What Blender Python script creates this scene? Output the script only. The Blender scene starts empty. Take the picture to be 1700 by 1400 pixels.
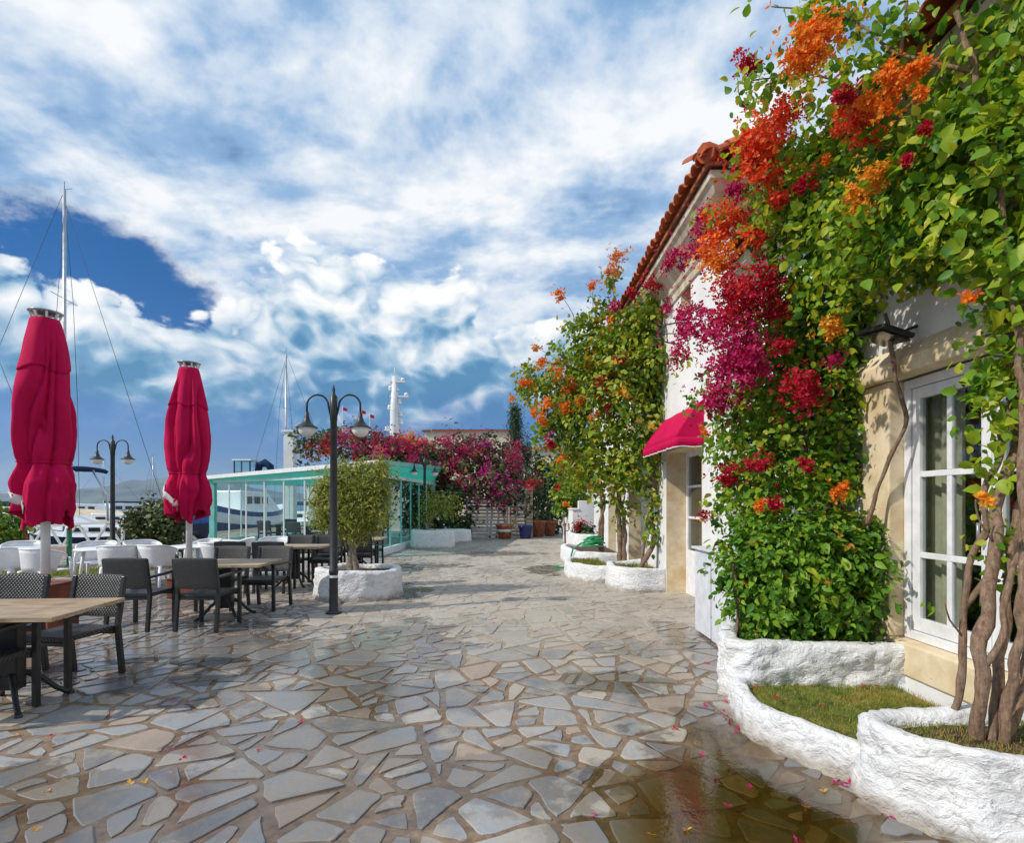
import bpy, bmesh, math, random
import numpy as np
from mathutils import Vector, Matrix, noise as mnoise
R = math.radians
rng = np.random.default_rng(7)
random.seed(7)
scene = bpy.context.scene
COL = scene.collection

# ------------------------------------------------------------------ camera
F, CX, HY, CH = 900.0, 850.0, 835.0, 1.55      # focal length (px of the 1700 px photo), vanishing point, eye height
cam_d = bpy.data.cameras.new('camera'); cam = bpy.data.objects.new('camera', cam_d); COL.objects.link(cam)
cam_d.sensor_width = 36.0; cam_d.lens = F / 1700 * 36.0
cam_d.shift_y = (HY - 700) / 1700.0
cam.location = (0, 0, CH); cam.rotation_euler = (R(90), 0, 0)
cam_d.clip_start = 0.05; cam_d.clip_end = 60000
scene.camera = cam

# ------------------------------------------------------------------ node helpers
class S:
    """a socket with arithmetic"""
    def __init__(s, t, k): s.t, s.k = t, k
    def _m(s, op, o=None, p=None):
        n = s.t.nodes.new('ShaderNodeMath'); n.operation = op
        for i, v in enumerate((s, o, p)):
            if v is None: continue
            if isinstance(v, S): s.t.links.new(v.k, n.inputs[i])
            else: n.inputs[i].default_value = v
        return S(s.t, n.outputs[0])
    def __add__(s, o): return s._m('ADD', o)
    def __sub__(s, o): return s._m('SUBTRACT', o)
    def __mul__(s, o): return s._m('MULTIPLY', o)
    def __truediv__(s, o): return s._m('DIVIDE', o)
    def mx(s, o): return s._m('MAXIMUM', o)
    def mn(s, o): return s._m('MINIMUM', o)
    def pw(s, o): return s._m('POWER', o)
    def ab(s): return s._m('ABSOLUTE')
    def inv(s):
        n = s.t.nodes.new('ShaderNodeMath'); n.operation = 'SUBTRACT'; n.inputs[0].default_value = 1.0
        s.t.links.new(s.k, n.inputs[1]); return S(s.t, n.outputs[0])
    def sm(s, a, b, lo=0.0, hi=1.0):
        n = s.t.nodes.new('ShaderNodeMapRange'); n.interpolation_type = 'SMOOTHSTEP'
        s.t.links.new(s.k, n.inputs['Value'])
        for nm, v in (('From Min', a), ('From Max', b), ('To Min', lo), ('To Max', hi)):
            if isinstance(v, S): s.t.links.new(v.k, n.inputs[nm])
            else: n.inputs[nm].default_value = v
        return S(s.t, n.outputs['Result'])
    def lin(s, a, b, lo=0.0, hi=1.0):
        r = s.sm(a, b, lo, hi); r.k.node.interpolation_type = 'LINEAR'; return r
def sock(t, v, inp):
    if isinstance(v, S): t.links.new(v.k, inp)
    else: inp.default_value = v
def vec(t, x, y, z):
    n = t.nodes.new('ShaderNodeCombineXYZ')
    for i, v in enumerate((x, y, z)): sock(t, v, n.inputs[i])
    return S(t, n.outputs[0])
def sep(t, v):
    n = t.nodes.new('ShaderNodeSeparateXYZ'); t.links.new(v.k, n.inputs[0])
    return [S(t, o) for o in n.outputs]
def vmul(t, v, f):
    n = t.nodes.new('ShaderNodeVectorMath'); n.operation = 'MULTIPLY'; t.links.new(v.k, n.inputs[0]); n.inputs[1].default_value = f
    return S(t, n.outputs[0])
def vadd(t, v, f):
    n = t.nodes.new('ShaderNodeVectorMath'); n.operation = 'ADD'; t.links.new(v.k, n.inputs[0])
    sock(t, f, n.inputs[1]); return S(t, n.outputs[0])
def nz(t, v, scale=1.0, detail=4.0, rough=0.5, dist=0.0, color=False):
    n = t.nodes.new('ShaderNodeTexNoise')
    if v is not None: t.links.new(v.k, n.inputs['Vector'])
    n.inputs['Scale'].default_value = scale; n.inputs['Detail'].default_value = detail
    n.inputs['Roughness'].default_value = rough; n.inputs['Distortion'].default_value = dist
    return S(t, n.outputs['Color' if color else 'Fac'])
def voro(t, v, scale, feature='F1', out='Distance', rand=1.0):
    n = t.nodes.new('ShaderNodeTexVoronoi'); n.feature = feature
    if v is not None: t.links.new(v.k, n.inputs['Vector'])
    n.inputs['Scale'].default_value = scale; n.inputs['Randomness'].default_value = rand
    return S(t, n.outputs[out])
def mix(t, f, a, b, blend='MIX'):
    n = t.nodes.new('ShaderNodeMix'); n.data_type = 'RGBA'; n.blend_type = blend
    sock(t, f, n.inputs[0])
    for v, i in ((a, n.inputs[6]), (b, n.inputs[7])):
        if isinstance(v, S): t.links.new(v.k, i)
        else: i.default_value = (*v[:3], 1.0)
    return S(t, n.outputs[2])
def ramp(t, f, stops):
    n = t.nodes.new('ShaderNodeValToRGB'); t.links.new(f.k, n.inputs[0])
    e = n.color_ramp.elements
    while len(e) > 1: e.remove(e[-1])
    e[0].position = stops[0][0]; e[0].color = (*stops[0][1], 1)
    for p, c in stops[1:]:
        x = e.new(p); x.color = (*c, 1)
    return S(t, n.outputs[0])
def attr(t, name):
    n = t.nodes.new('ShaderNodeAttribute'); n.attribute_name = name
    return S(t, n.outputs['Fac'])
def pos(t): return S(t, t.nodes.new('ShaderNodeNewGeometry').outputs['Position'])
def objc(t): return S(t, t.nodes.new('ShaderNodeTexCoord').outputs['Object'])
def bump(t, h, strength=0.3, dist=0.02, normal=None):
    n = t.nodes.new('ShaderNodeBump'); n.inputs['Strength'].default_value = strength; n.inputs['Distance'].default_value = dist
    t.links.new(h.k, n.inputs['Height'])
    if normal is not None: t.links.new(normal.k, n.inputs['Normal'])
    return S(t, n.outputs[0])

# ------------------------------------------------------------------ world: physical sky under broken cloud
SUN_DIR = Vector((-0.92, -0.36, 0.0)).normalized()       # horizontal direction towards the sun
SUN_EL = R(40)
world = bpy.data.worlds.new('World'); scene.world = world; world.use_nodes = True
def build_world():
    t = world.node_tree; t.nodes.clear()
    out = t.nodes.new('ShaderNodeOutputWorld'); bg = t.nodes.new('ShaderNodeBackground')
    t.links.new(bg.outputs[0], out.inputs[0]); bg.inputs['Strength'].default_value = 0.092
    sky = t.nodes.new('ShaderNodeTexSky'); sky.sky_type = 'NISHITA'; sky.sun_disc = False
    sky.sun_elevation = SUN_EL; sky.sun_rotation = math.atan2(SUN_DIR.x, SUN_DIR.y)
    sky.air_density = 1.0; sky.dust_density = 0.6; sky.ozone_density = 2.0
    tc = t.nodes.new('ShaderNodeTexCoord')
    nrm = t.nodes.new('ShaderNodeVectorMath'); nrm.operation = 'NORMALIZE'; t.links.new(tc.outputs['Generated'], nrm.inputs[0])
    d = S(t, nrm.outputs[0]); x, y, z = sep(t, d)
    hl = (x * x + y * y + 1e-6).pw(0.5)
    tt = z / hl                                        # tangent of the elevation
    up = z.mx(0.0)
    a0 = -1.0
    c = (x * math.sin(a0) + y * math.cos(a0)) / hl     # 1 looking towards the clear gap over the bay
    gap = c.sm(0.82, 0.93)
    # clear air: the Nishita sky, deepened
    tint = mix(t, tt.sm(0.04, 0.40), (0.22, 0.45, 0.92), (0.02, 0.42, 0.82))
    clear = mix(t, 1.0, S(t, sky.outputs[0]), tint, 'MULTIPLY')
    # upper, mottled layer, projected on a plane overhead
    den = up + 0.20
    pl = vec(t, x / den, y / den, 0.0)
    w1 = nz(t, pl, 0.9, 2, 0.5, 0.0, True)
    plw = vadd(t, pl, vmul(t, w1, (0.28, 0.28, 0.0)))
    n1 = nz(t, plw, 1.35, 6, 0.55)
    n2 = nz(t, vadd(t, vmul(t, plw, (1.0, 1.1, 1.0)), (7.3, 2.1, 0)), 3.4, 6, 0.56)
    n3 = nz(t, vadd(t, plw, (-3.1, 9.4, 0)), 8.0, 5, 0.6)
    edge = nz(t, vmul(t, d, (1, 1, 1.7)), 9.0, 8, 0.62)
    low = gap * 0.182 + 0.20
    tu = tt + (edge - 0.5) * 0.20
    cov = tu.sm(low - 0.012, low + 0.05)
    dens_u = (n1 * 0.6 + n2 * 0.4).sm(0.30, 0.42) * cov
    su = (n1 * 0.38 + n2 * 0.44 + n3 * 0.18).sm(0.38, 0.60)
    bright = tt.sm(0.34, 0.52) * tt.sm(1.0, 0.62)        # thicker, whiter deck low down
    su = su * 0.98 - 0.17 + bright * 0.34 + tt.sm(0.55, 0.30) * 0.12 + cov.inv() * 0.5
    col_u = ramp(t, su, [(0.0, (1.9, 3.6, 6.3)), (0.28, (3.0, 4.7, 7.1)), (0.52, (5.3, 6.5, 8.1)), (0.78, (7.4, 8.1, 8.9)), (1.0, (9.3, 9.5, 9.7))])
    base = mix(t, dens_u, clear, col_u)
    # cumulus bank over the horizon: billows of creased noise
    dv = vadd(t, vmul(t, d, (1, 1, 1.35)), (0.42, 0.17, 0.31))
    wv = nz(t, dv, 7.0, 2, 0.5, 0.0, True)
    dvw = vadd(t, dv, vmul(t, wv, (0.06, 0.06, 0.06)))
    def bil(v, s): return (nz(t, v, s, 0, 0.5) * 2.0 - 1.0).ab()
    def puff(off):
        v = vadd(t, dvw, off) if off else dvw
        return bil(v, 7.0) * 0.62 + bil(v, 15.0) * 0.34 + bil(v, 32.0) * 0.19 + nz(t, v, 45.0, 4, 0.6) * 0.14
    p0 = puff(None); p1 = puff((SUN_DIR.x * 0.022, SUN_DIR.y * 0.022 + 0.004, 0.030))
    big = nz(t, vadd(t, dvw, (1.7, 0.4, 0.2)), 3.6, 2, 0.5)
    top = gap * -0.025 + 0.335
    hgt = top + (big - 0.5) * 0.42 + (p0 - 0.22) * 0.21 + (nz(t, dvw, 24.0, 7, 0.65) - 0.5) * 0.09
    depth = hgt - tt
    dens_c = depth.sm(0.0, 0.024)
    body = nz(t, vadd(t, vmul(t, dvw, (1, 1, 1.5)), (3, 5, 1)), 3.4, 4, 0.55)
    lit = (p0 - p1) * 2.0 + 0.77 - depth.sm(0.06, 0.22) * 0.66 + (body - 0.5) * 1.5
    col_c = ramp(t, lit, [(0.0, (0.75, 2.5, 4.5)), (0.24, (1.7, 3.7, 5.7)), (0.48, (4.6, 6.1, 7.5)), (0.74, (8.0, 8.6, 9.1)), (1.0, (10.2, 10.2, 10.1))])
    base = mix(t, dens_c, base, col_c)
    # bluer, clearer air low down under the bank
    nb = nz(t, vadd(t, vmul(t, d, (1, 1, 2.4)), (0.3, 0.9, 0)), 3.6, 6, 0.55, 0.5)
    lowband = tt.sm(0.27, 0.10) * nb.sm(0.40, 0.56)
    base = mix(t, lowband * 0.85, base, clear)
    t.links.new(base.k, bg.inputs['Color'])
    world.cycles.sampling_method = 'MANUAL'; world.cycles.sample_map_resolution = 512
build_world()

sun_d = bpy.data.lights.new('sun', 'SUN'); sun = bpy.data.objects.new('sun', sun_d); COL.objects.link(sun)
sun_d.energy = 3.2; sun_d.angle = R(1.0); sun_d.color = (1.0, 0.93, 0.82)
to_sun = Vector((SUN_DIR.x * math.cos(SUN_EL), SUN_DIR.y * math.cos(SUN_EL), math.sin(SUN_EL)))
sun.rotation_euler = (to_sun).to_track_quat('Z', 'Y').to_euler(); sun.location = (-10, -8, 14)

scene.view_settings.view_transform = 'Standard'; scene.view_settings.look = 'None'
scene.view_settings.exposure = 0.20; scene.view_settings.gamma = 1.0; scene.view_settings.use_curve_mapping = False
scene.render.engine = 'CYCLES'
scene.cycles.max_bounces = 6; scene.cycles.diffuse_bounces = 3; scene.cycles.glossy_bounces = 3; scene.cycles.transparent_max_bounces = 16

# ------------------------------------------------------------------ mesh helpers
def W(px, py, Y):                                     # a point of the place seen at photo pixel (px,py), Y metres ahead
    return Vector(((px - CX) * Y / F, Y, CH - (py - HY) * Y / F))
def tag(o, label=None, cat=None, group=None, kind=None):
    if label: o['label'] = label
    if cat: o['category'] = cat
    if group: o['group'] = group
    if kind: o['kind'] = kind
    return o
def thing(name, label, cat, loc=(0, 0, 0), rz=0.0, group=None):
    o = bpy.data.objects.new(name, None); COL.objects.link(o); o.location = loc; o.rotation_euler = (0, 0, rz)
    o.empty_display_size = 0.2
    return tag(o, label, cat, group)
def origin(o):
    v = Vector((0, 0, 0))
    while o is not None: v = v + o.location; o = o.parent
    return v
def copy_tree(o, parent=None):
    c = o.copy(); COL.objects.link(c); c.parent = parent
    for ch in list(o.children): copy_tree(ch, c)
    return c
class MB:
    def __init__(s): s.v = []; s.f = []; s.sm = []; s.m = []
    def add(s, vs, fs, smooth=False, mi=0):
        b = len(s.v); s.v += [tuple(v) for v in vs]
        for f in fs: s.f.append(tuple(i + b for i in f)); s.sm.append(smooth); s.m.append(mi)
        return s
    def box(s, x0, x1, y0, y1, z0, z1, mi=0):
        vs = [(x, y, z) for z in (z0, z1) for y in (y0, y1) for x in (x0, x1)]
        return s.add(vs, [(0, 2, 3, 1), (4, 5, 7, 6), (0, 1, 5, 4), (2, 6, 7, 3), (0, 4, 6, 2), (1, 3, 7, 5)], mi=mi)
    def obox(s, c, sx, sy, sz, M=None, mi=0):           # oriented box about a centre
        vs = [Vector((x * sx / 2, y * sy / 2, z * sz / 2)) for z in (-1, 1) for y in (-1, 1) for x in (-1, 1)]
        if M is not None: vs = [M @ v for v in vs]
        c = Vector(c); vs = [v + c for v in vs]
        return s.add(vs, [(0, 2, 3, 1), (4, 5, 7, 6), (0, 1, 5, 4), (2, 6, 7, 3), (0, 4, 6, 2), (1, 3, 7, 5)], mi=mi)
    def bar(s, a, b, w, h=None, mi=0):                  # rectangular bar between two points
        a, b = Vector(a), Vector(b); h = h or w; d = b - a
        M = d.to_track_quat('Y', 'Z').to_matrix()
        return s.obox((a + b) / 2, w, d.length, h, M, mi)
    def tube(s, pts, rad, n=8, caps=True, mi=0, smooth=True):
        pts = [Vector(p) for p in pts]
        if not hasattr(rad, '__len__'): rad = [rad] * len(pts)
        vs = []; up = Vector((0.13, 0.31, 0.94)).normalized(); prev = None
        for i, p in enumerate(pts):
            d = (pts[min(i + 1, len(pts) - 1)] - pts[max(i - 1, 0)]).normalized()
            if prev is None:
                u = d.cross(up)
                if u.length < 1e-3: u = d.cross(Vector((1, 0, 0)))
            else: u = prev - d * prev.dot(d)
            u.normalize(); prev = u; w = d.cross(u)
            for k in range(n):
                a = 2 * math.pi * k / n; vs.append(p + (u * math.cos(a) + w * math.sin(a)) * rad[i])
        fs = []
        for i in range(len(pts) - 1):
            for k in range(n):
                fs.append((i * n + k, i * n + (k + 1) % n, (i + 1) * n + (k + 1) % n, (i + 1) * n + k))
        s.add(vs, fs, smooth, mi)
        if caps:
            b = len(s.v) - len(vs)
            s.f.append(tuple(b + k for k in range(n))[::-1]); s.sm.append(False); s.m.append(mi)
            s.f.append(tuple(b + (len(pts) - 1) * n + k for k in range(n))); s.sm.append(False); s.m.append(mi)
        return s
    def lathe(s, prof, c=(0, 0, 0), n=20, mi=0, smooth=True):
        vs = []
        for r, z in prof:
            for k in range(n):
                a = 2 * math.pi * k / n; vs.append((c[0] + r * math.cos(a), c[1] + r * math.sin(a), c[2] + z))
        fs = []
        for i in range(len(prof) - 1):
            for k in range(n): fs.append((i * n + k, i * n + (k + 1) % n, (i + 1) * n + (k + 1) % n, (i + 1) * n + k))
        return s.add(vs, fs, smooth, mi)
    def grid(s, P, closed_u=False, smooth=True, mi=0):    # P[i][j]
        nu, nv = len(P), len(P[0]); vs = [p for row in P for p in row]; fs = []
        for i in range(nu if closed_u else nu - 1):
            for j in range(nv - 1):
                a = i * nv + j; b = ((i + 1) % nu) * nv + j; fs.append((a, b, b + 1, a + 1))
        return s.add(vs, fs, smooth, mi)
    def prism(s, poly, z0, z1, mi=0):                     # plan polygon
        n = len(poly); vs = [(x, y, z0) for x, y in poly] + [(x, y, z1) for x, y in poly]
        return s.add(vs, [tuple(range(n))[::-1], tuple(range(n, 2 * n))] + [(i, (i + 1) % n, n + (i + 1) % n, n + i) for i in range(n)], mi=mi)
    def build(s, name, mats, parent=None, bevel=0.0, local=False, solid=0.0, fix=True):
        off = Vector((0, 0, 0)) if (parent is None or local) else origin(parent)
        me = bpy.data.meshes.new(name)
        me.from_pydata([(v[0] - off.x, v[1] - off.y, v[2] - off.z) for v in s.v], [], s.f)
        me.polygons.foreach_set('use_smooth', s.sm); me.polygons.foreach_set('material_index', s.m)
        if not isinstance(mats, (list, tuple)): mats = [mats]
        for m in mats: me.materials.append(m)
        if fix:
            bm = bmesh.new(); bm.from_mesh(me); bmesh.ops.recalc_face_normals(bm, faces=bm.faces); bm.to_mesh(me); bm.free()
        me.update()
        o = bpy.data.objects.new(name, me); COL.objects.link(o); o.parent = parent
        if solid:
            m = o.modifiers.new('thickness', 'SOLIDIFY'); m.thickness = solid; m.offset = 0
        if bevel:
            m = o.modifiers.new('bevel', 'BEVEL'); m.width = bevel; m.segments = 2; m.limit_method = 'ANGLE'; m.angle_limit = R(40)
        return o
def fb(p, s=1.0, o=3):
    return mnoise.fractal(Vector(p) * s, 1.0, 2.0, o)

# instanced geometry joined in one mesh (numpy)
def scatter(name, tv, tf, P, M, sc, var, mat, parent=None, smooth=False, kind=None):
    tv = np.asarray(tv, float); k = len(tv); n = len(P)
    sc = np.asarray(sc, float)
    V = np.einsum('nij,kj->nki', M, tv) * sc[:, None, None] + P[:, None, :]
    off = np.array(origin(parent)) if parent is not None else np.zeros(3)
    V = (V - off).reshape(-1, 3)
    lens = np.array([len(f) for f in tf]); flat = np.concatenate([np.array(f) for f in tf])
    loops = (flat[None, :] + (np.arange(n) * k)[:, None]).reshape(-1)
    tot = np.tile(lens, n); start = np.concatenate([[0], np.cumsum(tot)[:-1]])
    me = bpy.data.meshes.new(name)
    me.vertices.add(len(V)); me.vertices.foreach_set('co', V.astype(np.float32).ravel())
    me.loops.add(len(loops)); me.loops.foreach_set('vertex_index', loops.astype(np.int32))
    me.polygons.add(len(tot)); me.polygons.foreach_set('loop_start', start.astype(np.int32)); me.polygons.foreach_set('loop_total', tot.astype(np.int32))
    me.update(calc_edges=True)
    if smooth: me.polygons.foreach_set('use_smooth', np.ones(len(tot), bool))
    a = me.attributes.new('var', 'FLOAT', 'FACE'); a.data.foreach_set('value', np.repeat(np.asarray(var, np.float32), len(tf)))
    me.materials.append(mat)
    o = bpy.data.objects.new(name, me); COL.objects.link(o); o.parent = parent
    if kind: o['kind'] = kind
    return o
def frames(N, rg, T=None):
    """rotation matrices whose z column is N, y column as near as may be to T"""
    N = N / np.linalg.norm(N, axis=1, keepdims=True)
    if T is None: T = rg.normal(size=N.shape)
    T = T - (T * N).sum(1, keepdims=True) * N
    T /= np.linalg.norm(T, axis=1, keepdims=True) + 1e-9
    X = np.cross(T, N)
    return np.stack([X, T, N], axis=2)

# ------------------------------------------------------------------ materials
MT = {}
def new_mat(name):
    m = bpy.data.materials.new(name); m.use_nodes = True; t = m.node_tree
    return m, t, t.nodes['Principled BSDF']
def plain(name, col, rough=0.6, var=0.12, scale=6.0, metal=0.0, bstr=0.0, bscale=60.0, spec=0.5, col2=None, coat=0.0, space='obj'):
    m, t, p = new_mat(name)
    co = objc(t) if space == 'obj' else pos(t)
    n = nz(t, co, scale, 5, 0.6)
    c2 = col2 or tuple(c * (1 - var * 2.2) for c in col); c1 = tuple(min(1, c * (1 + var)) for c in col)
    t.links.new(mix(t, n.sm(0.3, 0.7), c2, c1).k, p.inputs['Base Color'])
    p.inputs['Metallic'].default_value = metal; p.inputs['Specular IOR Level'].default_value = spec
    t.links.new(nz(t, co, scale * 2.7, 3, 0.6).lin(0.2, 0.8, max(0.02, rough - 0.12), min(1, rough + 0.12)).k, p.inputs['Roughness'])
    if coat: p.inputs['Coat Weight'].default_value = coat
    if bstr: t.links.new(bump(t, nz(t, co, bscale, 5, 0.65), bstr, 0.01).k, p.inputs['Normal'])
    MT[name] = m; return m
plain('black_metal', (0.022, 0.025, 0.028), 0.42, 0.2, 14, metal=0.0, bstr=0.15, bscale=90)
plain('dark_frame', (0.022, 0.021, 0.021), 0.38, 0.25, 9, bstr=0.1, bscale=120)
plain('white_metal', (0.78, 0.79, 0.79), 0.35, 0.05, 8)
plain('white_plastic', (0.80, 0.81, 0.82), 0.38, 0.05, 5, bstr=0.04, bscale=40)
plain('cabinet_paint', (0.66, 0.69, 0.74), 0.4, 0.06, 7)
plain('white_paint', (0.78, 0.79, 0.82), 0.45, 0.06, 7, bstr=0.08, bscale=70)
plain('white_timber', (0.72, 0.71, 0.68), 0.6, 0.14, 4, bstr=0.3, bscale=40)
plain('sunlit_timber', (0.62, 0.50, 0.36), 0.65, 0.18, 4, bstr=0.3, bscale=40)  # warm sunlight on the slats, put into the base colour
plain('grey_metal', (0.42, 0.43, 0.44), 0.35, 0.12, 8, metal=0.6)
plain('teal_metal', (0.20, 0.56, 0.52), 0.4, 0.08, 5)
plain('pale_teal', (0.55, 0.76, 0.73), 0.4, 0.06, 5)
plain('green_paint', (0.01, 0.16, 0.07), 0.45, 0.15, 8)
plain('red_paint', (0.60, 0.045, 0.02), 0.5, 0.15, 8)
plain('brown_box', (0.22, 0.055, 0.025), 0.6, 0.2, 6, bstr=0.2)
plain('globe', (0.82, 0.82, 0.80), 0.25, 0.03, 5)
plain('soil', (0.10, 0.062, 0.035), 0.95, 0.4, 22, bstr=0.9, bscale=60)
plain('olive_bark', (0.30, 0.25, 0.19), 0.85, 0.25, 14, bstr=0.8, bscale=45)
plain('terracotta', (0.40, 0.12, 0.05), 0.8, 0.25, 9, bstr=0.25)
plain('blue_glaze', (0.012, 0.02, 0.16), 0.2, 0.15, 9)
plain('boat_white', (0.80, 0.81, 0.82), 0.25, 0.04, 1.0)
plain('boat_blue', (0.015, 0.06, 0.22), 0.3, 0.12, 1.0)
plain('boat_navy', (0.015, 0.022, 0.05), 0.3, 0.12, 1.0)
plain('boat_tan', (0.62, 0.44, 0.25), 0.6, 0.12, 1.0)
plain('dark_glass', (0.015, 0.018, 0.02), 0.08, 0.1, 2.0)
plain('alu', (0.55, 0.56, 0.57), 0.35, 0.08, 2.0, metal=0.5)
plain('cream_wall', (0.68, 0.60, 0.46), 0.85, 0.08, 2.0, bstr=0.2)
plain('curtain', (0.62, 0.55, 0.40), 0.9, 0.1, 4.0)
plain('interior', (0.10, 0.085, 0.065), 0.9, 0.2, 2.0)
plain('rope', (0.05, 0.06, 0.08), 0.7, 0.1, 9.0)
plain('hose', (0.01, 0.30, 0.09), 0.4, 0.1, 9.0)
plain('hill', (0.075, 0.10, 0.055), 0.95, 0.45, 0.006, space='pos')
plain('flag_red', (0.62, 0.01, 0.02), 0.7, 0.05, 9.0)
plain('lawn_soil', (0.20, 0.19, 0.05), 0.95, 0.3, 9.0, bstr=0.6)
plain('wall_stain', (0.5, 0.4, 0.25), 0.9, 0.2, 3.0)

def bark():
    m, t, p = new_mat('bark'); co = pos(t); st = vmul(t, co, (1, 1, 0.16))
    f = nz(t, st, 60, 5, 0.65, 0.4); g = nz(t, co, 7, 5, 0.6); k = nz(t, co, 30, 4, 0.65)
    c = ramp(t, f * 0.65 + k * 0.35, [(0.30, (0.07, 0.042, 0.028)), (0.48, (0.20, 0.125, 0.08)), (0.62, (0.32, 0.215, 0.14)), (0.8, (0.44, 0.33, 0.23))])
    c = mix(t, g.sm(0.5, 0.75) * 0.4, c, (0.36, 0.30, 0.24)); t.links.new(c.k, p.inputs['Base Color']); p.inputs['Roughness'].default_value = 0.9
    t.links.new(bump(t, f * 0.7 + k * 0.4, 0.9, 0.02).k, p.inputs['Normal']); MT['bark'] = m
bark()
def stucco():
    m, t, p = new_mat('stucco'); co = pos(t)
    n = nz(t, co, 1.3, 5, 0.6); n2 = nz(t, vmul(t, co, (3, 3, 0.5)), 2.0, 4, 0.6)
    c = mix(t, n.sm(0.35, 0.7), (0.70, 0.70, 0.71), (0.82, 0.82, 0.82))
    c = mix(t, n2.sm(0.60, 0.78) * 0.35, c, (0.50, 0.46, 0.40))
    t.links.new(c.k, p.inputs['Base Color']); p.inputs['Roughness'].default_value = 0.9
    h = nz(t, co, 9, 6, 0.65) * 0.7 + nz(t, co, 70, 3, 0.6) * 0.3
    t.links.new(bump(t, h, 0.35, 0.02).k, p.inputs['Normal']); MT['stucco'] = m
stucco()
def beige():
    m, t, p = new_mat('beige_plaster'); co = pos(t)
    n = nz(t, co, 3.1, 6, 0.65); _, _, z = sep(t, co)
    c = mix(t, n.sm(0.32, 0.68), (0.60, 0.46, 0.27), (0.78, 0.67, 0.48))
    st = nz(t, co, 1.7, 5, 0.7).sm(0.55, 0.75)
    c = mix(t, st * 0.65, c, (0.58, 0.32, 0.11))
    spot = voro(t, co, 16.0).sm(0.05, 0.12).inv() * nz(t, co, 5, 2).sm(0.5, 0.6)
    c = mix(t, spot * 0.55, c, (0.20, 0.14, 0.09))
    t.links.new(c.k, p.inputs['Base Color']); p.inputs['Roughness'].default_value = 0.9
    h = nz(t, co, 8, 6, 0.65) * 0.6 + nz(t, co, 55, 3, 0.6) * 0.25 - spot * 0.4
    t.links.new(bump(t, h, 0.35, 0.02).k, p.inputs['Normal']); MT['beige_plaster'] = m
beige()
def cornice():
    m, t, p = new_mat('cornice_plaster'); co = pos(t)
    n = nz(t, vmul(t, co, (1, 2.2, 1)), 2.1, 6, 0.65)
    c = ramp(t, n, [(0.3, (0.30, 0.23, 0.16)), (0.48, (0.52, 0.44, 0.34)), (0.7, (0.68, 0.62, 0.53))])
    t.links.new(c.k, p.inputs['Base Color']); p.inputs['Roughness'].default_value = 0.9
    t.links.new(bump(t, nz(t, co, 14, 6, 0.65), 0.3, 0.02).k, p.inputs['Normal']); MT['cornice_plaster'] = m
cornice()
def whitewash():
    m, t, p = new_mat('whitewash'); co = pos(t)
    w = vadd(t, co, vmul(t, nz(t, co, 4, 3, 0.5, 0, True), (0.16, 0.16, 0.16)))
    rid = (nz(t, vmul(t, w, (1, 1, 1.9)), 6.0, 4, 0.55) * 2.0 - 1.0).ab()       # trowel ridges and hollows
    rid2 = (nz(t, vmul(t, w, (1, 1, 1.5)), 17.0, 4, 0.6) * 2.0 - 1.0).ab()
    n = nz(t, co, 3, 5, 0.6); pit = nz(t, co, 34, 4, 0.7)
    c = mix(t, n.sm(0.3, 0.7), (0.74, 0.755, 0.785), (0.84, 0.84, 0.835))
    crease = rid.sm(0.05, 0.0) * nz(t, co, 5.5, 3).sm(0.46, 0.60)
    c = mix(t, crease * 0.55, c, (0.22, 0.19, 0.16))
    c = mix(t, pit.sm(0.69, 0.77) * 0.7, c, (0.16, 0.13, 0.11))
    _, _, z = sep(t, co)
    foot = (z + (nz(t, co, 9, 4) - 0.5) * 0.16).sm(0.13, 0.0)                   # splash-stained foot
    c = mix(t, foot * 0.75, c, (0.27, 0.21, 0.14)); c = mix(t, nz(t, co, 2.2, 5, 0.65).sm(0.55, 0.72) * 0.35, c, (0.47, 0.43, 0.36))
    t.links.new(c.k, p.inputs['Base Color']); p.inputs['Roughness'].default_value = 0.85
    h = rid.sm(0.0, 0.30) * 0.40 + rid2 * 0.25 + nz(t, co, 10, 8, 0.72) * 1.1 + pit * 0.45
    t.links.new(bump(t, h, 0.65, 0.035).k, p.inputs['Normal']); MT['whitewash'] = m
whitewash()
# wet patches on the ground: X, Y, rx, ry
WET = [(-3.5, 5.4, 2.2, 1.0), (-1.9, 2.75, 1.7, 0.5), (-0.3, 3.1, 0.7, 0.35), (-1.35, 5.8, 0.85, 1.4), (-1.35, 3.5, 1.0, 0.45), (-1.3, 4.35, 1.2, 0.5), (-2.2, 2.85, 0.9, 0.3),
       (-2.2, 13.3, 1.0, 0.7), (0.75, 12.6, 0.45, 1.0), (-3.9, 6.7, 1.2, 0.4), (2.05, 6.2, 0.35, 1.1), (-1.9, 9.4, 0.5, 0.9), (0.9, 4.7, 0.5, 0.3),
       (1.2, 2.7, 1.05, 0.95), (1.5, 3.6, 0.4, 0.6), (-6.5, 8.0, 2.5, 1.5), (-0.5, 16.5, 1.5, 0.8)]
def wetness(t):
    co = pos(t); x, y, z = sep(t, co)
    w = None
    for cx, cy, rx, ry in WET:
        a = (x - cx) / rx; b = (y - cy) / ry
        e = ((a * a + b * b).pw(0.5)).inv()
        w = e if w is None else w.mx(e)
    n = nz(t, co, 2.3, 5, 0.6)
    m = (w.mx(-0.9) + (n - 0.5) * 2.6).sm(-0.10, 0.20)
    gen = nz(t, vmul(t, co, (1, 0.5, 1)), 1.1, 6, 0.65).sm(0.47, 0.62)
    return m.mx(gen * 0.5)
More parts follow.
